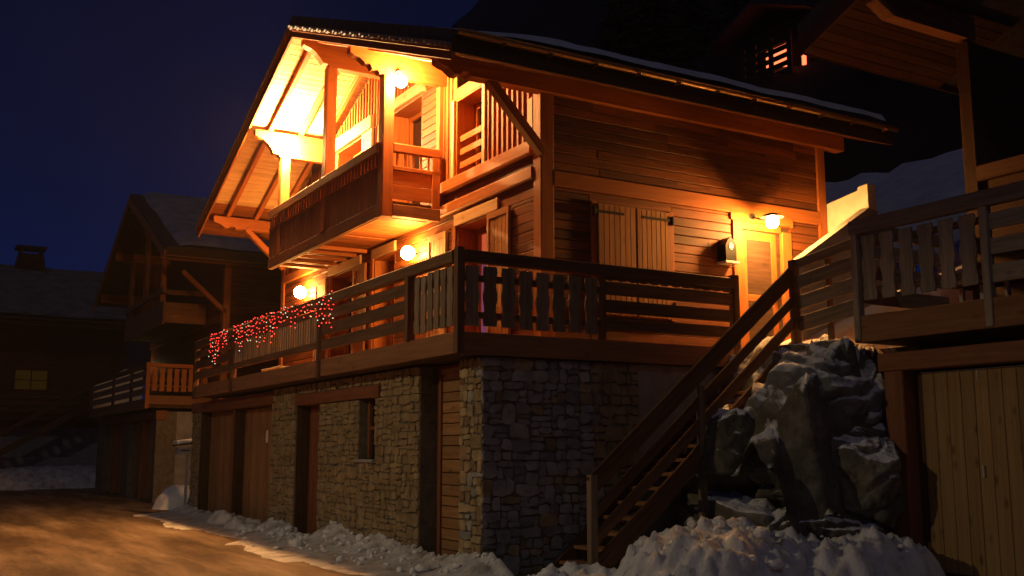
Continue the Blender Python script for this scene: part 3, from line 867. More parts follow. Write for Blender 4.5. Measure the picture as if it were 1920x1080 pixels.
# brace from the corner post out to the eave purlin
beam('brace', (0.50, WY, ze + 0.02), (1.40, WY, 5.84), 0.13, 0.17, M['timber'], ch, up=(0, 1, 0), c=0.015)
beam('brace', (0.42, 12.6, ze2 + 0.02), (1.38, 12.6, 5.90), 0.13, 0.17, M['timber'], ch, up=(0, 1, 0), c=0.015)
nrm = {1: Vector((0, -SL, 1)).normalized(), -1: Vector((0, SL, 1)).normalized()}
for sgn, ye in ((1, E0), (-1, E1)):
    up = (0, -SL, 1) if sgn == 1 else (0, SL, 1)
    n_ = Vector(up).normalized()
    # rafters
    for x in (-0.05, 0.62, 1.16):
        p0 = Vector((x, ye + sgn * 0.95, zr(ye + sgn * 0.95) - 0.095)); p1 = Vector((x, RY - sgn * 0.03, RZ - 0.095))
        beam('rafter', p0, p1, 0.10, 0.11, M['timber'], ch, up=up, c=0.01)
    # soffit boards, laid along the ridge
    Ls = math.hypot(RY - ye, SL * (RY - ye)); n = int(abs(Ls) / 0.15)
    for i in range(n):
        t0, t1 = (i + 0.5) / n, 0
        y = ye + (RY - ye) * t0
        x1 = 7.9 if abs(y - ye) < 1.0 else WX + 0.1
        c0 = Vector((VX + 0.05, y, zr(y) - 0.02)); c1 = Vector((x1, y, zr(y) - 0.02))
        beam('soffit_board', c0, c1, abs(Ls) / n - 0.006, 0.022, M['pale' if 1.2 < abs(y - ye) else 'siding'], ch, up=up, c=0.004)
    # barge boards along the verge
    for a, dz, hh, xx in ((0, -0.055, 0.15, VX),):
        p0 = Vector((xx, ye, zr(ye) + dz)); p1 = Vector((xx, RY, RZ + dz))
        beam('barge_board', p0, p1, 0.045, hh, M['timber'], ch, up=(0, 0, 1), c=0.008)
        p0 = Vector((xx - 0.045, ye, zr(ye) + 0.015)); p1 = Vector((xx - 0.045, RY, RZ + 0.015))
        beam('barge_cap', p0, p1, 0.04, 0.06, M['timber'], ch, up=(0, 0, 1), c=0.008)
# roof covering with snow
for sgn, ye in ((1, E0), (-1, E1)):
    def sl(x0, x1, ya, d0, d1, name, mat, par, yr=RY):
        return prism(name, [(x0, ya, zr(ya) + d0), (x0, yr, RZ + d0), (x0, yr, RZ + d1), (x0, ya, zr(ya) + d1)], (x1 - x0, 0, 0), mat, par)
    rf = sl(VX - 0.02, 8.0, ye, 0.07, 0.30, 'roof', M['tile'], ch)
    nseg = 40
    # snow blanket with a soft, uneven edge
    def fz(x, y, ye=ye, sgn=sgn):
        t = abs(y - ye)
        rim = min(1, (t + 0.02) / 0.16) ** 0.5
        rx = min(1, max(0, (x - (VX + 0.25)) / 1.3)) ** 0.8
        yy = y + 0.05 * noise.noise(Vector((x * 1.3, 4, sgn))) if t < 0.05 else y
        return (x, yy, zr(y) + 0.285 + (0.22 + 0.035 * hgt(x * 0.9, y * 0.9)) * rim * rx)
    ya, yb = sorted((ye + sgn * 0.03, RY))
    o = sheet('roof_snow', VX + 0.25, 7.95, ya, yb, 0.12, fz, M['snow'], None, parent=rf)
    if sgn == 1:
        box('eave_fascia', VX - 0.02, 7.98, ye - 0.03, ye - 0.001, zr(ye) - 0.03, zr(ye) + 0.29, M['darkwood'], rf)
    # verge tiles: curved clay ends dropping over the barge board
    n = 44 if sgn == 1 else 40
    for i in range(n):
        y = ye + (RY - ye) * (i + 0.5) / n
        hl = abs(RY - ye) / n * 0.46
        zc = zr(y) + 0.085
        pr = [(-hl, -0.02), (-hl * 0.6, -0.045), (0, -0.055), (hl * 0.6, -0.045), (hl, -0.02), (hl * 0.9, 0.02), (-hl * 0.9, 0.02)]
        pts = [(VX - 0.10, y + a, zc + b - SL * sgn * -a) for a, b in pr]
        prism('verge_tile', pts, (0.09, 0, 0), M['vtile'], rf)
ye = E0
# gutter, half round, with brackets
gp = []
v, f = [], []
for k in range(9):
    a = math.pi + math.pi * k / 8
    for x in (VX, 8.02):
        v.append((x, ye - 0.10 + 0.065 * math.cos(a), zr(ye) + 0.25 + 0.065 * math.sin(a)))
f = [(2 * k, 2 * k + 1, 2 * k + 3, 2 * k + 2) for k in range(8)]
gt = link('gutter', v, f, M['metal'], ch, smooth=True)
tube('gutter_lip', [(VX, ye - 0.165, zr(ye) + 0.25), (8.02, ye - 0.165, zr(ye) + 0.25)], 0.012, M['metal'], gt)
x = 0.2
while x < 8:
    box('bracket', x - 0.015, x + 0.015, ye - 0.18, ye - 0.03, zr(ye) + 0.16, zr(ye) + 0.19, M['metal'], gt)
    x += 0.75

# ---- balcony
BX, BY0, BY1 = 0.20, 3.86, 10.05
bal = box('balcony', BX + 0.05, WX - 0.11, BY0 + 0.03, BY1, 5.52, 5.655, M['darkwood'], ch)
bal['label'] = 'upper balcony with solid board front and short balusters'
yy = BY0 + 0.05
while yy < BY1 - 0.1:       # underside boards
    wb = rnd.uniform(0.2, 0.27)
    wb = min(wb, BY1 - yy)
    box('floor_board', BX + 0.06, WX - 0.12, yy, yy + wb - 0.012, 5.478 + rnd.uniform(-.006, .006), 5.517, M['clad'], bal)
    yy += wb
for i in range(5):          # joists under the far half
    y = 7.2 + i * 0.55
    box('joist', BX + 0.06, WX - 0.06, y, y + 0.06, 5.40, 5.468, M['timber'], bal)
box('edge_beam', BX, BX + 0.07, BY0 + 0.2, BY1, 5.40, 5.62, M['fascia'], bal, c=0.012)
box('edge_beam', BX + 0.20, WX - 0.11, BY0 - 0.01, BY0 + 0.025, 5.40, 5.60, M['fascia'], bal, c=0.012)
box('edge_trim', BX + 0.071, BX + 0.10, BY0 + 0.2, BY1, 5.395, 5.44, M['pale'], bal)
yy = BY0 + 0.2
while yy < BY1 - 0.05:      # board front
    wb = 0.16
    box('front_board', BX + 0.01, BX + 0.04, yy + 0.003, min(yy + wb - 0.005, BY1), 5.62, 6.24, M['fascia'], bal)
    yy += wb
box('balcony_rail', BX - 0.03, BX + 0.09, BY0 + 0.2, BY1, 6.50, 6.68, M['fascia'], bal, c=0.015)
box('lower_rail', BX - 0.01, BX + 0.06, BY0 + 0.2, BY1, 6.241, 6.28, M['fascia'], bal)
n = 38
for i in range(n):
    y = BY0 + 0.28 + (BY1 - BY0 - 0.35) * i / (n - 1)
    box('baluster', BX + 0.01, BX + 0.045, y - 0.048, y + 0.048, 6.281, 6.499, M['fascia'], bal)
# near end of the balcony
box('balcony_rail', BX + 0.20, WX - 0.11, BY0, BY0 + 0.09, 6.50, 6.66, M['timber'], bal, c=0.015)
box('lower_rail', BX + 0.20, WX - 0.11, BY0, BY0 + 0.07, 6.19, 6.26, M['timber'], bal)
for i in range(6):
    x = BX + 0.28 + i * 0.145
    box('baluster', x - 0.022, x + 0.022, BY0 + 0.02, BY0 + 0.05, 6.261, 6.499, M['timber'], bal)
box('end_board', BX + 0.20, WX - 0.11, BY0 + 0.02, BY0 + 0.045, 5.95, 6.189, M['timber'], bal)
box('end_board', BX + 0.20, WX - 0.11, BY0 + 0.02, BY0 + 0.045, 5.70, 5.942, M['timber'], bal)
# balcony posts up to the purlins
for y, zt in ((3.95, zn), (6.71, zrg), (9.40, zf)):
    box('balcony_post', BX - 0.005, BX + 0.195, y - 0.09, y + 0.11, 5.38 if y < 4 else 5.62, zt, M['timber'], ch, c=0.015)
box('balcony_post', WX - 0.26, WX - 0.11, BY0 + 0.0, BY0 + 0.1, 5.4, 6.5, M['timber'], bal)

# ================================================================== LAMPS
def wall_lamp(label, p, back, r, mat, name='wall_lamp'):
    t = thing(name, label, 'lamp', p, 'globe lamps on the chalet')
    v, f = ico(2, r)
    link('globe', v, f, mat, t, Matrix.Translation(p), smooth=True)
    p = Vector(p); b = Vector(back)
    d = (b - p).normalized()
    tube('bracket', [p + d * (r * 0.98), b], 0.018, M['iron'], t)
    c0 = b - d * 0.012
    a = d.orthogonal().normalized(); q = d.cross(a)
    v = [tuple(c0 + (a * math.cos(k * math.pi / 6) + q * math.sin(k * math.pi / 6)) * 0.06) for k in range(12)] + [tuple(b + (a * math.cos(k * math.pi / 6) + q * math.sin(k * math.pi / 6)) * 0.06) for k in range(12)]
    link('back_plate', v, [tuple(range(12)), tuple(range(23, 11, -1))] + [(k, 12 + k, 12 + (k + 1) % 12, (k + 1) % 12) for k in range(12)], M['iron'], t)
    return t
wall_lamp('blazing globe lamp on the nearer balcony purlin beside its post', (0.45, 3.735, zn - 0.13), (0.45, 3.868, zn + 0.06), 0.105, M['lamp'])
wall_lamp('blazing globe lamp on the farther balcony purlin under the sloping soffit', (0.20, 9.12, 7.90), (0.20, 9.318, 7.90), 0.14, M['lamp2'])
wall_lamp('globe lamp on the terrace wall between shutters, close below the balcony', (WX - 0.20, 4.95, 5.02), (WX - 0.003, 4.95, 5.02), 0.125, M['lamp_deck'])
wall_lamp('globe lamp on the terrace wall above the red string lights', (WX - 0.20, 10.75, 5.06), (WX - 0.003, 10.75, 5.06), 0.14, M['lamp_deck'])
pl_ = wall_lamp('globe porch lamp beside the front door at the stair head', (5.43, WY - 0.50, 5.165), (5.43, WY - 0.042, 5.33), 0.105, M['lamp_door'])
hv_, hf_ = [], []
for j_, (r_, z_) in enumerate(((0.0, 0.145), (0.07, 0.138), (0.14, 0.11), (0.185, 0.072))):
    for k in range(16):
        a_ = 2 * math.pi * k / 16
        hv_.append((5.43 + r_ * math.cos(a_), WY - 0.50 + r_ * math.sin(a_), 5.165 + z_))
    if j_:
        o_ = (j_ - 1) * 16
        hf_ += [(o_ + k, o_ + (k + 1) % 16, o_ + 16 + (k + 1) % 16, o_ + 16 + k) for k in range(16)]
link('hood', hv_, hf_, M['iron'], pl_, smooth=True)

# lantern by the door
ln = thing('wall_lantern', 'black arched metal lantern hanging on the siding beside the front door', 'lantern', (4.8, WY - 0.14, 4.5))
prism('lantern_body', [(4.70, WY - 0.2, 4.52), (4.92, WY - 0.2, 4.52), (4.92, WY - 0.2, 4.78), (4.87, WY - 0.2, 4.86), (4.81, WY - 0.2, 4.91), (4.75, WY - 0.2, 4.86), (4.70, WY - 0.2, 4.78)], (0, 0.197, 0), M['iron'], ln)
v = [(4.81 + 0.045 * math.cos(k * math.pi / 5), WY - 0.206, 4.76 + 0.06 * math.sin(k * math.pi / 5)) for k in range(10)]
link('lantern_face', v, [tuple(range(10))], M['white'], ln)
box('lantern_base', 4.68, 4.96, WY - 0.22, WY - 0.003, 4.48, 4.517, M['white'], ln)

# string of christmas lights on the street railing
sl_ = thing('string_lights', 'red and white christmas string lights draped over the street railing', 'string lights', (PX - 0.06, 8, 4.1))
rb = random.Random(5)
bv, bf = ico(1, 0.0105)
meshes = []
for mm in ('bulb_red', 'bulb_white'):
    me = bpy.data.meshes.new('bulb'); me.from_pydata([tuple(p) for p in bv], [], bf); me.materials.append(M[mm]); meshes.append(me)
nb = 0
y = 4.25
wires = []
while y < 12.0 and nb < 298:
    ln_ = rb.uniform(0.10, 0.60) if 4.9 < y < 11.2 else rb.uniform(0.35, 0.72)
    if 5.0 < y < 7.2: ln_ *= 0.75
    z = RT + rb.uniform(-.02, .03)
    pts = [(PX - 0.06, y, RT - 0.01)]
    while z > RT - ln_:
        q = (PX - 0.06 + rb.uniform(-.02, .015), y + rb.uniform(-.05, .05), z)
        if not (10.15 < q[1] < 10.5):
            red = rb.random() < (0.85 if z > RT - 0.35 else 0.6)
            place('bulb', meshes[0 if red else 1], sl_, Matrix.Translation(q))
            nb += 1
        pts.append(q)
        z -= rb.uniform(0.06, 0.13)
    if len(pts) > 1: wires.append(pts)
    y += rb.uniform(0.10, 0.18)
tube('wire', [(PX - 0.055, 4.2 + i * 0.4, RT - 0.012 + 0.01 * math.sin(i * 2.1)) for i in range(20)], 0.005, M['wire'], sl_, 5)
for pts in wires:
    tube('wire', pts, 0.0035, M['wire'], sl_, 4)

# glowing beads added to stand for lamp light showing at the verge tiles
vl = thing('verge_glow', 'row of glowing beads standing for lamp light at the verge tiles', 'string lights', (VX - 0.1, 4, 8.5))
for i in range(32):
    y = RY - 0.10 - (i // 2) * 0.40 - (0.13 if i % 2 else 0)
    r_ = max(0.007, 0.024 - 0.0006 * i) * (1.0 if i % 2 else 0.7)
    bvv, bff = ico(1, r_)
    link('bulb', [(p.x, p.y * 2.0, p.z - p.y * .5) for p in bvv], bff, M['verge_glow_warm'] if i < 20 else M['verge_glow_dim'], vl, Matrix.Translation((VX - 0.112, y, zr(y) + 0.035 + (0 if i % 2 else 0.03))))  # each one an added bead of glow, not a real bulb
tube('wire', [(VX - 0.10, RY - 0.1, zr(RY - .1) + 0.05), (VX - 0.10, 1.2, zr(1.2) + 0.05)], 0.005, M['wire'], vl, 5)  # added with the beads; no light string is known here

# ================================================================== STAIRS
st = thing('staircase', 'steep open wooden staircase climbing beside the stone side wall to the front door', 'staircase', (1.1, -0.55, 0))
A0, A1 = Vector((1.05, 0, 0.02)), Vector((4.62, 0, 2.98))
dr = (A1 - A0)
YO, YI = -0.92, -0.16
def sb(name, y, dz0, dz1, par, mat=M['rail'], th=0.045, t0=0.0, t1=1.0):
    c = (dz0 + dz1) / 2
    h = (dz1 - dz0) * math.cos(math.atan2(dr.z, dr.x))
    p0 = A0 + dr * t0 + Vector((0, y, c)); p1 = A0 + dr * t1 + Vector((0, y, c))
    return beam(name, p0, p1, th, h, mat, par)
so = sb('stringer', YO, -0.16, 0.16, st, th=0.06)
sb('stringer', YI, -0.16, 0.16, st, th=0.06)
nst = 16
for i in range(nst):
    p = A0 + dr * ((i + 0.5) / nst)
    box('tread', p.x - 0.13, p.x + 0.13, YO + 0.031, YI - 0.031, p.z - 0.02, p.z + 0.025, M['fascia'], st)
sb('handrail', YO, 0.94, 1.24, st)
sb('rail_board', YO, 0.62, 0.79, st)
sb('rail_board', YO, 0.30, 0.49, st)
box('newel_post', 1.0, 1.11, YO - 0.05, YO + 0.05, -0.05, 1.24, M['picket'], st, c=0.01)
box('newel_post', 4.60, 4.72, YO - 0.06, YO + 0.06, 2.6, 4.28, M['rail'], st, c=0.01)
pm = A0 + dr * 0.5
box('support_post', pm.x - 0.05, pm.x + 0.05, YO - 0.04, YO + 0.04, 0.2, pm.z + 0.9, M['picket'], st)
box('landing', 4.60, 5.3, YO, -0.11, 2.86, 2.99, M['fascia'], st)

# fence from the stair head to the neighbour
fn = thing('slat_fence', 'short dark slatted fence joining the stair head to the next terrace', 'fence', (4.7, -1.5, 3.0))
for z0, z1 in ((4.20, 4.34), (3.90, 4.10), (3.60, 3.80), (3.28, 3.50)):
    beam('fence_board', (4.68, YO - 0.06, (z0 + z1) / 2 - 0.05), (4.74, -2.02, (z0 + z1) / 2 + 0.10), 0.04, z1 - z0, M['picket'], fn)
box('fence_post', 4.74, 4.80, -1.52, -1.44, 2.5, 4.28, M['rail'], fn)

# plastered parapets by the porch
pw = thing('wing_wall', 'white plastered stepped wall lit up beside the porch', 'wall', (7.2, 0.3, 3.0))
prism('wall_panel', [(7.2, 0.735, 4.3), (7.2, 0.735, 5.76), (7.2, 0.03, 5.86), (7.2, 0.03, 5.92), (7.2, -0.17, 5.93), (7.2, -0.17, 4.3)], (0.2, 0, 0), M['plaster'], pw)
pp = thing('stair_parapet', 'dark sloping parapet in front of the lit white wall', 'wall', (6.2, -0.3, 3.0))
prism('parapet_panel', [(5.32, -0.40, 2.9), (5.32, -0.40, 4.40), (6.95, -0.40, 5.42), (7.15, -0.40, 5.42), (7.15, -0.40, 2.9)], (0, 0.16, 0), M['concrete'], pp)
prism('coping', [(5.30, -0.42, 4.392), (6.95, -0.42, 5.424), (6.95, -0.42, 5.46), (5.30, -0.42, 4.43)], (0, 0.2, 0), M['concrete'], pp)

# ================================================================== ROCKS
rr = random.Random(3)
def boulder(label, p, s, seed, mat, rot=0.0):
    v, f = ico(5, 1.0)
    o = []
    rp = random.Random(int(seed * 10))
    planes = [(Vector((rp.gauss(0, 1), rp.gauss(0, 1), rp.gauss(0, 1))).normalized(), rp.uniform(0.55, 0.86)) for _ in range(15)]
    for q in v:
        k = 1.15
        for n_, d_ in planes:
            c_ = q.dot(n_)
            if c_ > 0.05: k = min(k, d_ / c_)
        k *= 1.06 + 0.09 * noise.fractal(q * 2.2 + Vector((seed, 0, 0)), 0.75, 2.1, 7) - 0.10 * max(0, 0.16 - abs(noise.noise(q * 1.5 + Vector((0, seed, 4))))) / 0.16
        o.append((q.x * s[0] * k * 1.15, q.y * s[1] * k * 1.15, q.z * s[2] * k * 1.15))
    b = link('boulder', o, f, mat, None, Matrix.Translation(p) @ Matrix.Rotation(rot, 4, 'Z') @ Matrix.Rotation(rr.uniform(-.3, .3), 4, 'X'), smooth=True)
    tag(b, label, 'boulder', 'boulders of the bank beside the stairs')
boulder('big smooth pale boulder high in the bank beside the garage post', (4.45, -1.15, 2.05), (0.95, 0.85, 0.62), 1.0, M['palerock'], 0.4)
boulder('tilted pale slab wedged under the next terrace corner', (4.8, -1.95, 2.15), (0.42, 0.50, 0.60), 2.3, M['palerock'], 1.0)
boulder('lichen spotted boulder in the middle of the bank', (4.30, -1.60, 1.15), (0.95, 0.80, 0.55), 3.7, M['rock'], 0.2)
boulder('flat topped boulder against the reddish garage post', (4.60, -2.15, 1.25), (0.55, 0.55, 0.62), 4.1, M['rock'], 1.9)
boulder('low mossy boulder half buried behind the snow heap', (4.15, -2.0, 0.35), (0.95, 0.7, 0.55), 5.5, M['rock'], 0.7)
boulder('small dark boulder poking from the snow', (3.25, -1.85, 0.35), (0.55, 0.5, 0.42), 6.2, M['rock'], 2.2)
boulder('broad dark boulder in the shade below the stair landing', (4.05, -0.6, 1.35), (1.0, 0.7, 0.72), 7.9, M['rock'], 0.1)
boulder('squat dark boulder at the foot of the bank behind the stairs', (3.45, -0.8, 0.45), (0.95, 0.7, 0.62), 8.4, M['rock'], 1.4)
boulder('angular dark boulder under the slatted fence', (4.95, -1.1, 2.75), (0.6, 0.8, 0.36), 9.6, M['rock'], 0.9)
kind(box('bank_core', 5.41, 6.2, -2.41, -0.42, -0.1, 2.95, M['rock']), 'structure')
def emb(x, y):
    return -0.1 + 3.05 * min(1, max(0, (x - 2.25) / 2.0)) ** 0.7 * min(1, max(0, (y + 2.55 + 0.2 * hgt(x * 2, 1)) / 0.5)) + 0.34 * hgt(x * 1.5, y * 1.5) + 0.3 * (clumps(x, y, 1.9) - .3) + 0.1 * hgt(x * 5, y * 5)
sheet('earth_bank', 3.0, 5.42, -2.41, -0.02, 0.07, emb, M['rock'])

# ================================================================== RIGHT NEIGHBOUR
rn_ = thing('neighbour_chalet', 'dark timber chalet with knotty garage door and picket terrace beside the rocky bank', 'chalet', (4.7, -4, 0))
NX = 4.70
box('garage_frame', NX - 0.02, NX + 0.28, -2.72, -2.42, -0.1, 2.56, M['frame'], rn_, c=0.012)
box('garage_lintel', NX - 0.05, NX + 0.30, -7.6, -2.36, 2.562, 2.80, M['frame'], rn_, c=0.012)
box('garage_frame', NX - 0.02, NX + 0.28, -7.6, -7.3, -0.1, 2.56, M['frame'], rn_, c=0.012)
gd = box('garage_door', NX + 0.20, NX + 0.25, -5.2, -2.722, 0.0, 2.54, M['darkwood'], rn_)
gd2 = box('garage_door', NX + 0.20, NX + 0.25, -7.3, -5.2, 0.0, 2.54, M['darkwood'], rn_)
y = -2.86
i = 0
while y > -7.2:
    b = y; a = y - 0.19
    box('door_board', NX + 0.165, NX + 0.198, a + 0.003, b - 0.003, 0.05, 2.515, M['rdoor'], gd if y > -5.1 else gd2)
    y -= 0.19
    i += 1
box('gap_light_strip', NX + 0.15, NX + 0.199, -5.2, -2.86, 2.517, 2.529, M['white'], gd)  # white strip painted in for light showing above the door
box('slit_light_strip', NX + 0.155, NX + 0.164, -3.685, -3.672, 2.38, 2.51, M['white'], gd)  # white strip in place of a thin slit of light
box('handle', NX + 0.13, NX + 0.164, -3.70, -3.68, 1.22, 1.36, M['zinc'], gd)
box('wall', NX + 0.28, NX + 6.0, -2.60, -2.42, -0.1, 2.8, M['concrete'], rn_)
box('wall', NX + 0.30, NX + 0.4, -7.3, -2.6, -0.1, 2.8, M['darkwood'], rn_)
# its terrace
box('deck_slab', NX + 0.04, NX + 1.9, -7.6, -2.02, 2.98, 3.25, M['darkwood'], rn_)
box('deck_fascia', NX - 0.02, NX + 0.035, -7.6, -1.98, 2.98, 3.34, M['fascia'], rn_)
box('deck_fascia', NX + 0.036, NX + 1.9, -2.016, -1.975, 2.98, 3.34, M['fascia'], rn_)
tr = box('terrace_rail', NX - 0.04, NX + 0.08, -7.6, -1.97, 4.46, 4.66, M['greypicket'], rn_, c=0.012)
for y in (-2.04, -4.03, -5.9):
    box('post', NX - 0.045, NX + 0.07, y - 0.05, y + 0.05, 3.0, 4.455, M['greypicket'], tr)
box('cross_rail', NX + 0.04, NX + 0.08, -3.97, -2.1, 4.27, 4.36, M['rail'], tr)
box('cross_rail', NX + 0.04, NX + 0.08, -3.97, -2.1, 3.62, 3.71, M['rail'], tr)
pickets(tr, 'y', NX + 0.005, [-2.25 - i * 0.305 for i in range(6)], 0.23, 3.54, 4.42, M['greypicket'])
for z0, z1 in ((4.17, 4.37), (3.86, 4.06), (3.52, 3.74)):
    box('slat', NX, NX + 0.04, -5.85, -4.08, z0, z1, M['greypicket'], tr)
    box('slat', NX, NX + 0.04, -7.6, -5.95, z0, z1, M['greypicket'], tr)
tr2 = box('terrace_rail', NX + 0.081, NX + 1.9, -2.09, -1.98, 4.46, 4.64, M['greypicket'], rn_, c=0.012)
for z0, z1 in ((4.17, 4.37), (3.86, 4.06), (3.52, 3.74)):
    box('slat', NX + 0.08, NX + 1.9, -2.05, -2.01, z0, z1, M['greypicket'], tr2)
# walls and roof
HX, HY = 6.5, -2.5
box('corner_post', HX, HX + 0.22, HY - 0.22, HY, 3.26, 7.4, M['darkwood'], rn_, c=0.015)
box('wall', HX + 0.05, HX + 0.2, -7.6, HY - 0.221, 3.26, 5.3, M['darkwood'], rn_)
box('wall', HX + 0.05, HX + 0.2, -4.0, -3.6, 5.3, 7.4, M['darkwood'], rn_)
box('wall', HX + 0.05, HX + 0.2, -7.6, -5.4, 5.3, 7.4, M['darkwood'], rn_)
box('wall', HX + 0.22, 13, HY - 0.2, HY - 0.05, 3.0, 7.4, M['darkwood'], rn_)
box('beam', HX - 0.04, HX + 0.2, -7.6, HY - 0.23, 5.301, 5.52, M['rail'], rn_)
box('window', HX + 0.16, HX + 0.2, -5.4, -4.0, 5.53, 7.4, M['glass'], rn_)
NE, NEZ, NR = -1.27, 7.36, -8.2
def nz(y): return NEZ + 0.41 * (NE - y)
prism('roof', [(4.58, NE, nz(NE) + 0.05), (4.58, NR, nz(NR) + 0.05), (4.58, NR, nz(NR) + 0.40), (4.58, NE, nz(NE) + 0.40)], (9.0, 0, 0), M['tile'], rn_)
nn = 46
for i in range(nn):
    y = NE + (NR - NE) * (i + .5) / nn
    beam('soffit_board', (4.62, y, nz(y) - 0.01), (HX + 1.2 if y > -2.6 else HX + 0.1, y, nz(y) - 0.01), 0.155, 0.024, M['darkwood'], rn_, up=(0, 0.41, 1), c=0.004)
beam('barge_board', (4.57, NE, nz(NE) + 0.0), (4.57, NR, nz(NR) + 0.0), 0.045, 0.24, M['rail'], rn_)
box('fascia_board', 4.6, 13.5, NE, NE + 0.03, NEZ - 0.03, NEZ + 0.36, M['darkwood'], rn_)
prism_z('purlin', [(4.62, HY - 0.2, 7.80), (4.62, HY - 0.2, 7.62), (4.95, HY - 0.2, 7.45), (HX + .2, HY - 0.2, 7.45), (HX + .2, HY - 0.2, 7.80)], (0, 0.2, 0), M['fascia'], rn_, (1, 0, 0))
prism_z('purlin', [(4.62, -5.3, 8.9), (4.62, -5.3, 8.7), (4.95, -5.3, 8.5), (HX + .2, -5.3, 8.5), (HX + .2, -5.3, 8.9)], (0, 0.2, 0), M['rail'], rn_, (1, 0, 0))
bn = thing('bench', 'pale bench with pale legs behind the picket railing of the next terrace', 'bench', (5.3, -3.6, 3.25))
for y in (-3.2, -3.5, -3.85):
    box('leg', 5.3, 5.36, y - 0.03, y + 0.03, 3.25, 3.62, M['white'], bn)
box('seat', 5.25, 5.65, -4.0, -3.1, 3.62, 3.66, M['rail'], bn)

# ================================================================== LEFT NEIGHBOUR
ln2 = thing('neighbour_chalet', 'unlit chalet with snowy roof beyond the red string lights', 'chalet', (0.35, 21, 0))
QX, QY, QW = 0.32, 21.1, 1.9
QE, QE1, QR, QRZ = 18.9, 31.4, 25.1, 10.02
QS = (QRZ - 7.15) / (QR - QE)
def qz(y): return QRZ - QS * abs(y - QR)
# ground floor
box('wall', QX + 0.6, QX + 5, QY, QY + 0.3, -0.1, 2.7, M['concrete'], ln2)
for a, b, z0, z1 in ((21.1, 21.5, -0.1, 2.7), (25.2, 26.4, -0.1, 2.7), (30.2, 31.6, -0.1, 2.7)):
    box('pier', QX, QX + 0.6, a, b, z0, z1, M['mortar'], ln2)
for a, b in ((21.5, 23.25), (23.45, 25.2), (26.4, 28.2), (28.4, 30.2)):
    d = box('garage_door', QX + 0.22, QX + 0.28, a, b, 0, 2.45, M['garage'], ln2)
    for i in range(9):
        y0 = a + (b - a) * i / 9
        box('door_board', QX + 0.19, QX + 0.218, y0 + 0.004, y0 + (b - a) / 9 - 0.006, 0.03, 2.43, M['garage'], d)
for a in (23.25, 28.2):
    box('post', QX, QX + 0.3, a, a + 0.2, 0, 2.45, M['frame'], ln2)
box('lintel', QX - 0.03, QX + 0.3, 21.05, 31.6, 2.46, 2.72, M['frame'], ln2)
# terrace
DX, DY = -0.05, 21.0
box('deck_slab', DX + 0.05, QW, DY + 0.04, 31.6, 2.80, 3.02, M['darkwood'], ln2)
box('deck_fascia', DX, DX + 0.045, DY, 31.6, 2.76, 3.08, M['fascia'], ln2)
box('deck_fascia', DX + 0.046, QW, DY, DY + 0.035, 2.90, 3.17, M['fascia'], ln2)
t1 = box('terrace_rail', DX + 0.10, QW, DY - 0.02, DY + 0.08, 4.02, 4.14, M['timber'], ln2)  # redder wood than the front rail, a red glow put into the colour
t1['label'] = 'terrace side railing with the red light put into its wood colour'
box('post', DX - 0.02, DX + 0.10, DY - 0.02, DY + 0.1, 2.78, 4.16, M['timber'], t1)
box('post', DX + 1.55, DX + 1.65, DY - 0.0, DY + 0.07, 3.0, 4.02, M['timber'], t1)
pickets(t1, 'x', DY, [DX + 0.24 + i * 0.215 for i in range(8)], 0.165, 3.30, 4.0, M['timber'])
box('cross_rail', DX + 0.1, QW, DY + 0.04, DY + 0.07, 3.42, 3.50, M['rail'], t1)
t2 = box('terrace_rail', DX - 0.03, DX + 0.08, DY + 0.11, 31.6, 4.0, 4.14, M['rail'], ln2)
for a, b in ((21.2, 23.4), (23.6, 26.6), (26.8, 31.5)):
    for z0, z1 in ((3.76, 3.93), (3.48, 3.68), (3.20, 3.40)):
        box('slat', DX, DX + 0.04, a, b, z0, z1, M['picket'], t2)
    box('post', DX - 0.02, DX + 0.07, b + 0.05, b + 0.15, 3.0, 4.0, M['rail'], t2)
# body
prism('wall', [(QW, 19.9, 3.0), (QW, 30.4, 3.0), (QW, 30.4, qz(30.4) - .1), (QW, QR, QRZ - .1), (QW, 19.9, qz(19.9) - .1)], (0.15, 0, 0), M['siding'], ln2)
box('wall', QW + 0.15, 8.5, 19.9, 20.05, 3.0, 7.2, M['siding'], ln2)
box('corner_post', QW - 0.05, QW + 0.16, 19.82, 20.03, 3.0, 7.05, M['timber'], ln2)
box('beam', QW - 0.06, QW - 0.002, 20.04, 30.4, 5.4, 5.65, M['timber'], ln2)
for y in (19.9, 22.4, 25.1, 27.8, 30.4):
    zt = qz(y) - 0.12
    box('purlin', -0.05, 8.6 if y < 20 else QW, y - 0.1, y + 0.1, zt - 0.32, zt, M['timber'], ln2, c=0.015)
beam('brace', (0.6, 19.9, 6.85), (QW + 0.02, 19.9, 5.7), 0.13, 0.16, M['timber'], ln2, up=(0, 1, 0))
lb = box('balcony', 0.55, QW - 0.07, 21.9, 28.3, 5.5, 5.66, M['darkwood'], ln2)
box('front_board', 0.5, 0.545, 21.85, 28.3, 5.45, 6.2, M['fascia'], lb)
box('balcony_rail', 0.46, 0.58, 21.85, 28.3, 6.45, 6.62, M['fascia'], lb)
box('end_board', 0.551, QW - 0.07, 28.26, 28.30, 5.5, 9.0, M['siding'], lb)
box('end_board', 0.551, QW - 0.07, 21.84, 21.88, 5.5, 6.15, M['fascia'], lb)
box('balcony_rail', 0.581, QW - 0.07, 21.82, 21.92, 6.4, 6.55, M['fascia'], lb)
for y in (22.4, 25.1, 27.8):
    box('balcony_post', 0.5, 0.66, y - 0.08, y + 0.08, 5.66, qz(y) - 0.45, M['timber'], lb)
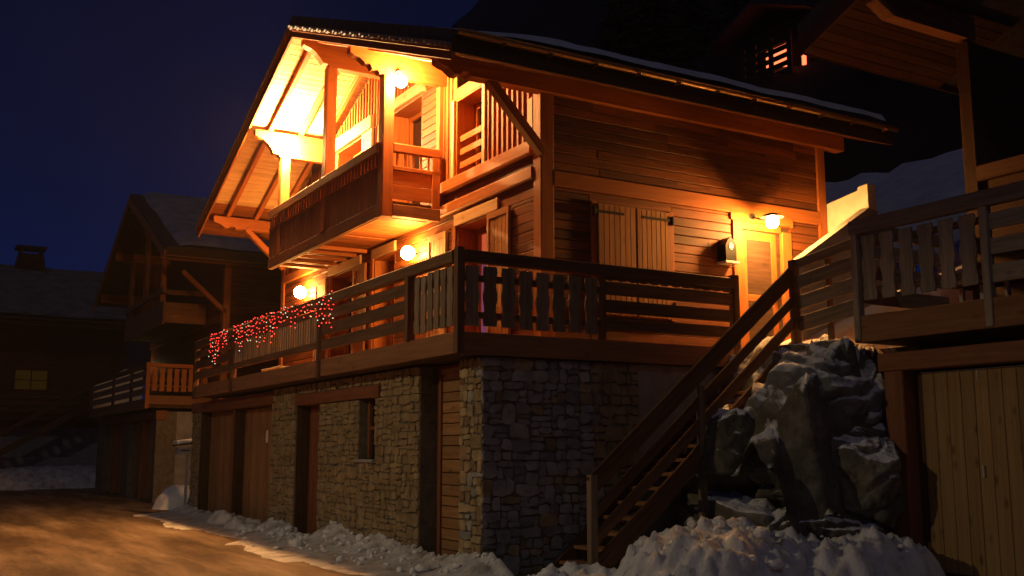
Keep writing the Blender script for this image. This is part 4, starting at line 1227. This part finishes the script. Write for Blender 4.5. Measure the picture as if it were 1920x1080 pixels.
for sgn, ye in ((1, QE), (-1, QE1)):
    rf = prism('roof', [(-0.12, ye, qz(ye)), (-0.12, QR, QRZ), (-0.12, QR, QRZ + .25), (-0.12, ye, qz(ye) + .25)], (9, 0, 0), M['tile'], ln2)
    ya, yb = sorted((ye + sgn * 0.1, QR))
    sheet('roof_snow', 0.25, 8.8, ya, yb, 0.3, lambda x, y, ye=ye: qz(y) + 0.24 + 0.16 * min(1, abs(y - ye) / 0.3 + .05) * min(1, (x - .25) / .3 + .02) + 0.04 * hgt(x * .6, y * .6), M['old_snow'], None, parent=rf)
    beam('barge_board', (-0.14, ye, qz(ye) - 0.02), (-0.14, QR, QRZ - 0.02), 0.04, 0.26, M['timber'], ln2)
    if sgn == 1:
        box('fascia_board', -0.12, 8.9, ye - 0.03, ye - 0.001, qz(ye) - 0.12, qz(ye) + 0.24, M['darkwood'], ln2)
for i in range(20):
    y = QE + 0.1 + i * 0.3
    beam('soffit_board', (-0.1, y, qz(y) - 0.03), (QW if y > 19.9 else 8.6, y, qz(y) - 0.03), 0.29, 0.024, M['timber'], ln2, up=(0, -QS, 1))
# lamp on its far terrace
t = thing('porch_lamp', 'small yellow lamp on the far end of the unlit chalet terrace', 'lamp', (1.7, 31.0, 4.9))
v, f = ico(1, 0.07)
link('globe', v, f, M['lit_small'], t, Matrix.Translation((1.62, 30.2, 4.75)), smooth=True)
tube('bracket', [(1.69, 30.2, 4.75), (QW - 0.002, 30.2, 4.75)], 0.02, M['iron'], t)
pw2 = thing('plaster_wall', 'pale lit wall showing above the unlit chalet terrace rail', 'wall', (1.0, 31.7, 3))
prism('wall_panel', [(0.1, 31.75, 3.0), (1.9, 31.75, 3.0), (1.9, 31.75, 4.75), (1.2, 31.75, 4.7), (0.1, 31.75, 4.0)], (0, 0.2, 0), M['plaster'], pw2)

# letter box stand between the houses
mb = thing('mailbox_stand', 'snow capped letterbox stand on two pale posts beside the garage corner', 'mailbox', (0.1, 16.6, 0))
for x in (0.22, 0.58):
    box('post', x - 0.03, x + 0.03, 16.57, 16.63, 0.0, 1.42, M['zinc'], mb)
bx_ = box('letter_box', -0.06, 0.34, 16.45, 16.75, 1.43, 1.60, M['zinc'], mb)
box('letter_slot', 0.02, 0.26, 16.443, 16.449, 1.51, 1.535, M['iron'], bx_)
box('letter_box', 0.36, 0.70, 16.45, 16.75, 1.43, 1.60, M['iron'], mb)
beam('shelter_roof', (-0.12, 16.6, 1.66), (0.80, 16.6, 1.78), 0.6, 0.04, M['darkwood'], mb)
beam('snow_cap', (-0.10, 16.6, 1.73), (0.78, 16.6, 1.85), 0.55, 0.10, M['snow'], mb, c=0.04)

# ================================================================== FAR LEFT HOUSE
fh = thing('farmhouse', 'long dark house with wide snowy roof and chimney at the end of the street', 'house', (-4, 42, 0))
FYE, FEZ = 42.0, 7.45
box('wall', -14, 3.0, 43.2, 43.5, -0.1, 7.7, M['siding'], fh)
box('wall', -14, 3.0, 43.0, 43.19, -0.1, 2.6, M['concrete'], fh)
box('side_wall', 3.0, 3.2, 43.2, 56, -0.1, 7.7, M['siding'], fh)
rf = prism('roof', [(-15, FYE, FEZ), (-15, 50, FEZ + 3.6), (-15, 50, FEZ + 3.85), (-15, FYE, FEZ + 0.25)], (18.3, 0, 0), M['tile'], fh)
prism('roof', [(-15, 58, FEZ), (-15, 50, FEZ + 3.6), (-15, 50, FEZ + 3.85), (-15, 58, FEZ + 0.25)], (18.3, 0, 0), M['tile'], fh)
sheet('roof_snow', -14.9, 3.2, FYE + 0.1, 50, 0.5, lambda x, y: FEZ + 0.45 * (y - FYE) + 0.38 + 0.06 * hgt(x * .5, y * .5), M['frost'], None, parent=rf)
box('fascia_board', -15, 3.3, FYE - 0.04, FYE - 0.001, FEZ - 0.1, FEZ + 0.28, M['darkwood'], fh)
tube('gutter', [(-15, FYE - 0.12, FEZ + 0.2), (3.3, FYE - 0.12, FEZ + 0.2)], 0.07, M['metal'], fh)
cc = prism('chimney', [(-1.75, 49.4, 10.6), (0.05, 49.4, 10.6), (-0.25, 49.4, 12.05), (-1.45, 49.4, 12.05)], (0, 1.2, 0), M['darkwood'], fh)
for x in (-1.42, -0.40):
    box('chimney_pier', x, x + 0.14, 49.45, 50.5, 12.051, 12.35, M['darkwood'], cc)
box('chimney_cap', -1.6, -0.1, 49.3, 50.7, 12.351, 12.47, M['darkwood'], cc)
fw = box('window', -1.75, -0.35, 43.16, 43.199, 4.4, 5.3, M['dimwin'], fh)
box('window_frame', -1.85, -1.751, 43.12, 43.199, 4.3, 5.4, M['darkwood'], fw)
box('window_frame', -0.349, -0.25, 43.12, 43.199, 4.3, 5.4, M['darkwood'], fw)
box('glazing_bar', -1.08, -1.03, 43.12, 43.159, 4.4, 5.3, M['darkwood'], fw)
box('glazing_bar', -1.75, -0.35, 43.125, 43.158, 4.82, 4.86, M['darkwood'], fw)
box('balcony_slab', -14, 2.6, 42.2, 43.19, 2.9, 3.1, M['darkwood'], fh)
for z0, z1 in ((3.3, 3.5), (3.6, 3.8), (3.95, 4.1)):
    box('balcony_board', -14, 2.6, 42.2, 42.25, z0, z1, M['rail'], fh)
beam('stair_board', (-3.6, 41.6, 0.6), (1.4, 41.6, 3.6), 0.06, 0.3, M['rail'], fh)
beam('stair_board', (-3.6, 41.6, 1.5), (1.4, 41.6, 4.5), 0.06, 0.22, M['rail'], fh)
for i in range(11):
    t_ = (i + .5) / 11
    box('stair_tread', -3.6 + 5 * t_ - .16, -3.6 + 5 * t_ + .16, 41.64, 42.19, 0.6 + 3 * t_ - .02, 0.6 + 3 * t_ + .03, M['rail'], fh)
box('cellar_wall', -14, 3.0, 42.6, 42.99, -0.1, 1.2, M['concrete'], fh)

# ================================================================== FAR CHALETS ON THE HILL
fc = thing('hillside_chalet', 'distant chalet on the hill with red glow between balcony slats', 'chalet', (48, 43, 28))
def at(x, y, z): return (x, y, z)
fx = 47.5
bz = hill(49, 44)
zc = 30.4
box('foundation', fx + 1.0, fx + 7, 39.5, 47.5, bz - 6, zc - 3.4, M['concrete'], fc)
box('wall', fx + 1.0, fx + 7, 39.5, 47.5, zc - 3.4, zc + 2.6, M['darkwood'], fc)
rf = prism('roof', [(fx - .8, 38.2, zc + 2.2), (fx - .8, 43.5, zc + 4.4), (fx - .8, 48.8, zc + 2.2), (fx - .8, 48.8, zc + 2.5), (fx - .8, 43.5, zc + 4.7), (fx - .8, 38.2, zc + 2.5)], (8.6, 0, 0), M['tile'], fc)
lw = box('lit_window', fx + 0.94, fx + 0.99, 41.4, 43.9, zc - 2.6, zc + 1.0, M['lit_far'], fc)
for i in range(6):
    zz = zc - 2.4 + i * 0.62
    box('balcony_slat', fx, fx + 0.06, 40.6, 45.4, zz, zz + 0.40, M['darkwood'], fc)
for y in (40.6, 42.45, 44.2, 45.4):
    box('balcony_post', fx - 0.04, fx + 0.09, y - 0.22, y + 0.22, zc - 2.8, zc + 1.4, M['darkwood'], fc)
box('lit_window', fx + 0.94, fx + 0.99, 39.9, 40.3, zc - 2.4, zc + 1.2, M['lit_far'], fc)
fc2 = thing('hillside_chalet', 'faint upper chalet on the hill with one thin lit window slit', 'chalet', (70, 75, 45))
z2 = hill(72, 80)
box('wall', 70, 77, 74, 84, z2 - 8, 50, M['darkwood'], fc2)
prism('roof', [(69, 73, 49.6), (69, 79, 52.4), (69, 85, 49.6), (69, 85, 50), (69, 79, 52.9), (69, 73, 50)], (9, 0, 0), M['tile'], fc2)
box('lit_window', 69.95, 69.99, 77.1, 77.4, 47.0, 49.0, M['lit_far'], fc2)

# ================================================================== TREES
def fir_mesh(seed, h, r):
    rt = random.Random(seed)
    v, f = [], []
    tiers = 15
    for t in range(tiers):
        z0 = h * (0.10 + 0.88 * t / tiers)
        rr_ = r * (1 - t / tiers) ** 0.85 + 0.12
        nb = max(6, int(15 * (1 - t / tiers) + 5))
        for k in range(nb):
            a = 2 * math.pi * (k + rt.random()) / nb
            l = rr_ * rt.uniform(0.65, 1.12)
            dz = -l * rt.uniform(0.22, 0.5)
            wd = l * rt.uniform(0.14, 0.24)
            ca, sa = math.cos(a), math.sin(a)
            zz = z0 + rt.uniform(-.25, .25)
            for s in range(3):
                q0, q1 = s / 3, (s + 1) / 3
                o = len(v)
                w0 = wd * (1.2 - q0) ; w1 = wd * (1.2 - q1) * (0 if s == 2 else 1)
                c0 = (ca * l * q0, sa * l * q0, zz + dz * q0 ** 1.5); c1 = (ca * l * q1, sa * l * q1, zz + dz * q1 ** 1.5 + (0.12 if s == 2 else 0))
                dr0 = rt.uniform(.1, .3) * w0
                v += [(c0[0] - sa * w0, c0[1] + ca * w0, c0[2] - dr0), (c0[0] + sa * w0, c0[1] - ca * w0, c0[2] - dr0), (c1[0] + sa * w1, c1[1] - ca * w1, c1[2] - 0.1), (c1[0] - sa * w1, c1[1] + ca * w1, c1[2] - 0.1), (c0[0], c0[1], c0[2] + .06 * l), (c1[0], c1[1], c1[2] + .03 * l)]
                f += [(o, o + 4, o + 5, o + 3), (o + 4, o + 1, o + 2, o + 5)]
    me = bpy.data.meshes.new('crown')
    me.from_pydata(v, [], f); me.materials.append(M['needle'])
    tv, tf = [], []
    n = 7
    for i, (z, rr2) in enumerate(((-1, .024), (h * .3, .016), (h * .7, .008), (h * .97, .002))):
        for k in range(n):
            tv.append((h * rr2 * math.cos(2 * math.pi * k / n), h * rr2 * math.sin(2 * math.pi * k / n), z))
        if i:
            o = (i - 1) * n
            tf += [(o + k, o + (k + 1) % n, o + n + (k + 1) % n, o + n + k) for k in range(n)]
    mt = bpy.data.meshes.new('trunk')
    mt.from_pydata(tv, [], tf); mt.materials.append(M['bark'])
    return me, mt
firs = [fir_mesh(i, 14, 3.2) for i in range(4)]
def fir(x, y, z, s, label, i):
    t = thing('fir_tree', label, 'tree', (x, y, z), 'dark firs on the hill')
    mw = Matrix.Translation((x, y, z)) @ Matrix.Rotation(i * 1.7, 4, 'Z') @ Matrix.Scale(s, 4)
    place('crown', firs[i % 4][0], t, mw)
    place('trunk', firs[i % 4][1], t, mw)
rt = random.Random(8)
for i, (x, y, z, s, lb) in enumerate([(9.5, 43, 3.5, 0.85, 'dark fir rising behind the unlit chalet roof'), (12.5, 48, 5, 0.95, 'dark fir close against the chalet gable edge'), (11, 38, 3.8, 0.72, 'short dark fir behind the snowy roof')]):
    fir(x, y, z, s, lb, i)
for i, (a_, d_, s_) in enumerate(((36.2, 50, 1.0), (38.4, 44, 1.0))):
    x, y = -6.47 + d_ * math.sin(R(a_)), -11.83 + d_ * math.cos(R(a_))
    fir(x, y, (back(x, y) if x < 29 else hill(x, y)) - 0.3, s_, ['black fir close to the sky edge above the chalet roof', 'black fir well inside the forest above the eave'][i], i)
for i in range(34):
    x = rt.uniform(26, 75); y = rt.uniform(-12, 70)
    if abs(y - 44 - (x - 47) * 1.0) < 8 and x < 52: continue
    fir(x, y, hill(x, y) - 0.3, rt.uniform(0.7, 1.2), 'black fir in the forest on the dark hillside', i + 3)

# ================================================================== STREET LAMP (outside the picture, lights the lane)
sp = Vector((-10.5, 1.2, 0))
sl2 = thing('street_lamp', 'tall street lamp across the lane from the garages', 'street lamp', sp)
tube('pole', [sp, sp + Vector((0, 0, 6.2))], 0.07, M['iron'], sl2, 10)
tube('arm', [sp + Vector((0, 0, 6.2)), sp + Vector((0.5, 0, 6.5)), sp + Vector((1.1, 0, 6.5))], 0.04, M['iron'], sl2, 8)
hd = box('lamp_head', sp.x + 0.8, sp.x + 1.4, 1.05, 1.35, 6.47, 6.55, M['iron'], sl2)
ld = bpy.data.lights.new('street_lamp_light', 'SPOT')
ld.spot_size = R(170)
ld.spot_blend = 0.18
ld.energy = 700
ld.color = (1.0, 0.76, 0.42)
ld.shadow_soft_size = 0.12
lo = bpy.data.objects.new('street_lamp_light', ld)
C.objects.link(lo)
lo.parent = sl2
lo.matrix_parent_inverse = W[sl2.name].inverted()
lo.matrix_basis = Matrix.Translation((sp.x + 1.1, 1.2, 6.3))

# ------------------------------------------------------------------ thin mist added to give the lamps their halos
hm = bpy.data.materials.new('halo_mist'); hm.use_nodes = True
hn = hm.node_tree; hn.nodes.clear()
pv = N(hn, 'ShaderNodeVolumePrincipled')
pv.inputs['Color'].default_value = (0.92, 0.93, 0.96, 1); pv.inputs['Density'].default_value = 0.0003; pv.inputs['Anisotropy'].default_value = 0.2
ho = N(hn, 'ShaderNodeOutputMaterial'); hn.links.new(pv.outputs[0], ho.inputs['Volume'])
hv = [(x, y, z) for x in (-260, 260) for y in (-110, 360) for z in (-8, 185)]
hz = link('added_halo_haze', hv, [(0, 1, 3, 2), (4, 6, 7, 5), (0, 4, 5, 1), (2, 3, 7, 6), (0, 2, 6, 4), (1, 5, 7, 3)], hm)
kind(hz, 'stuff')
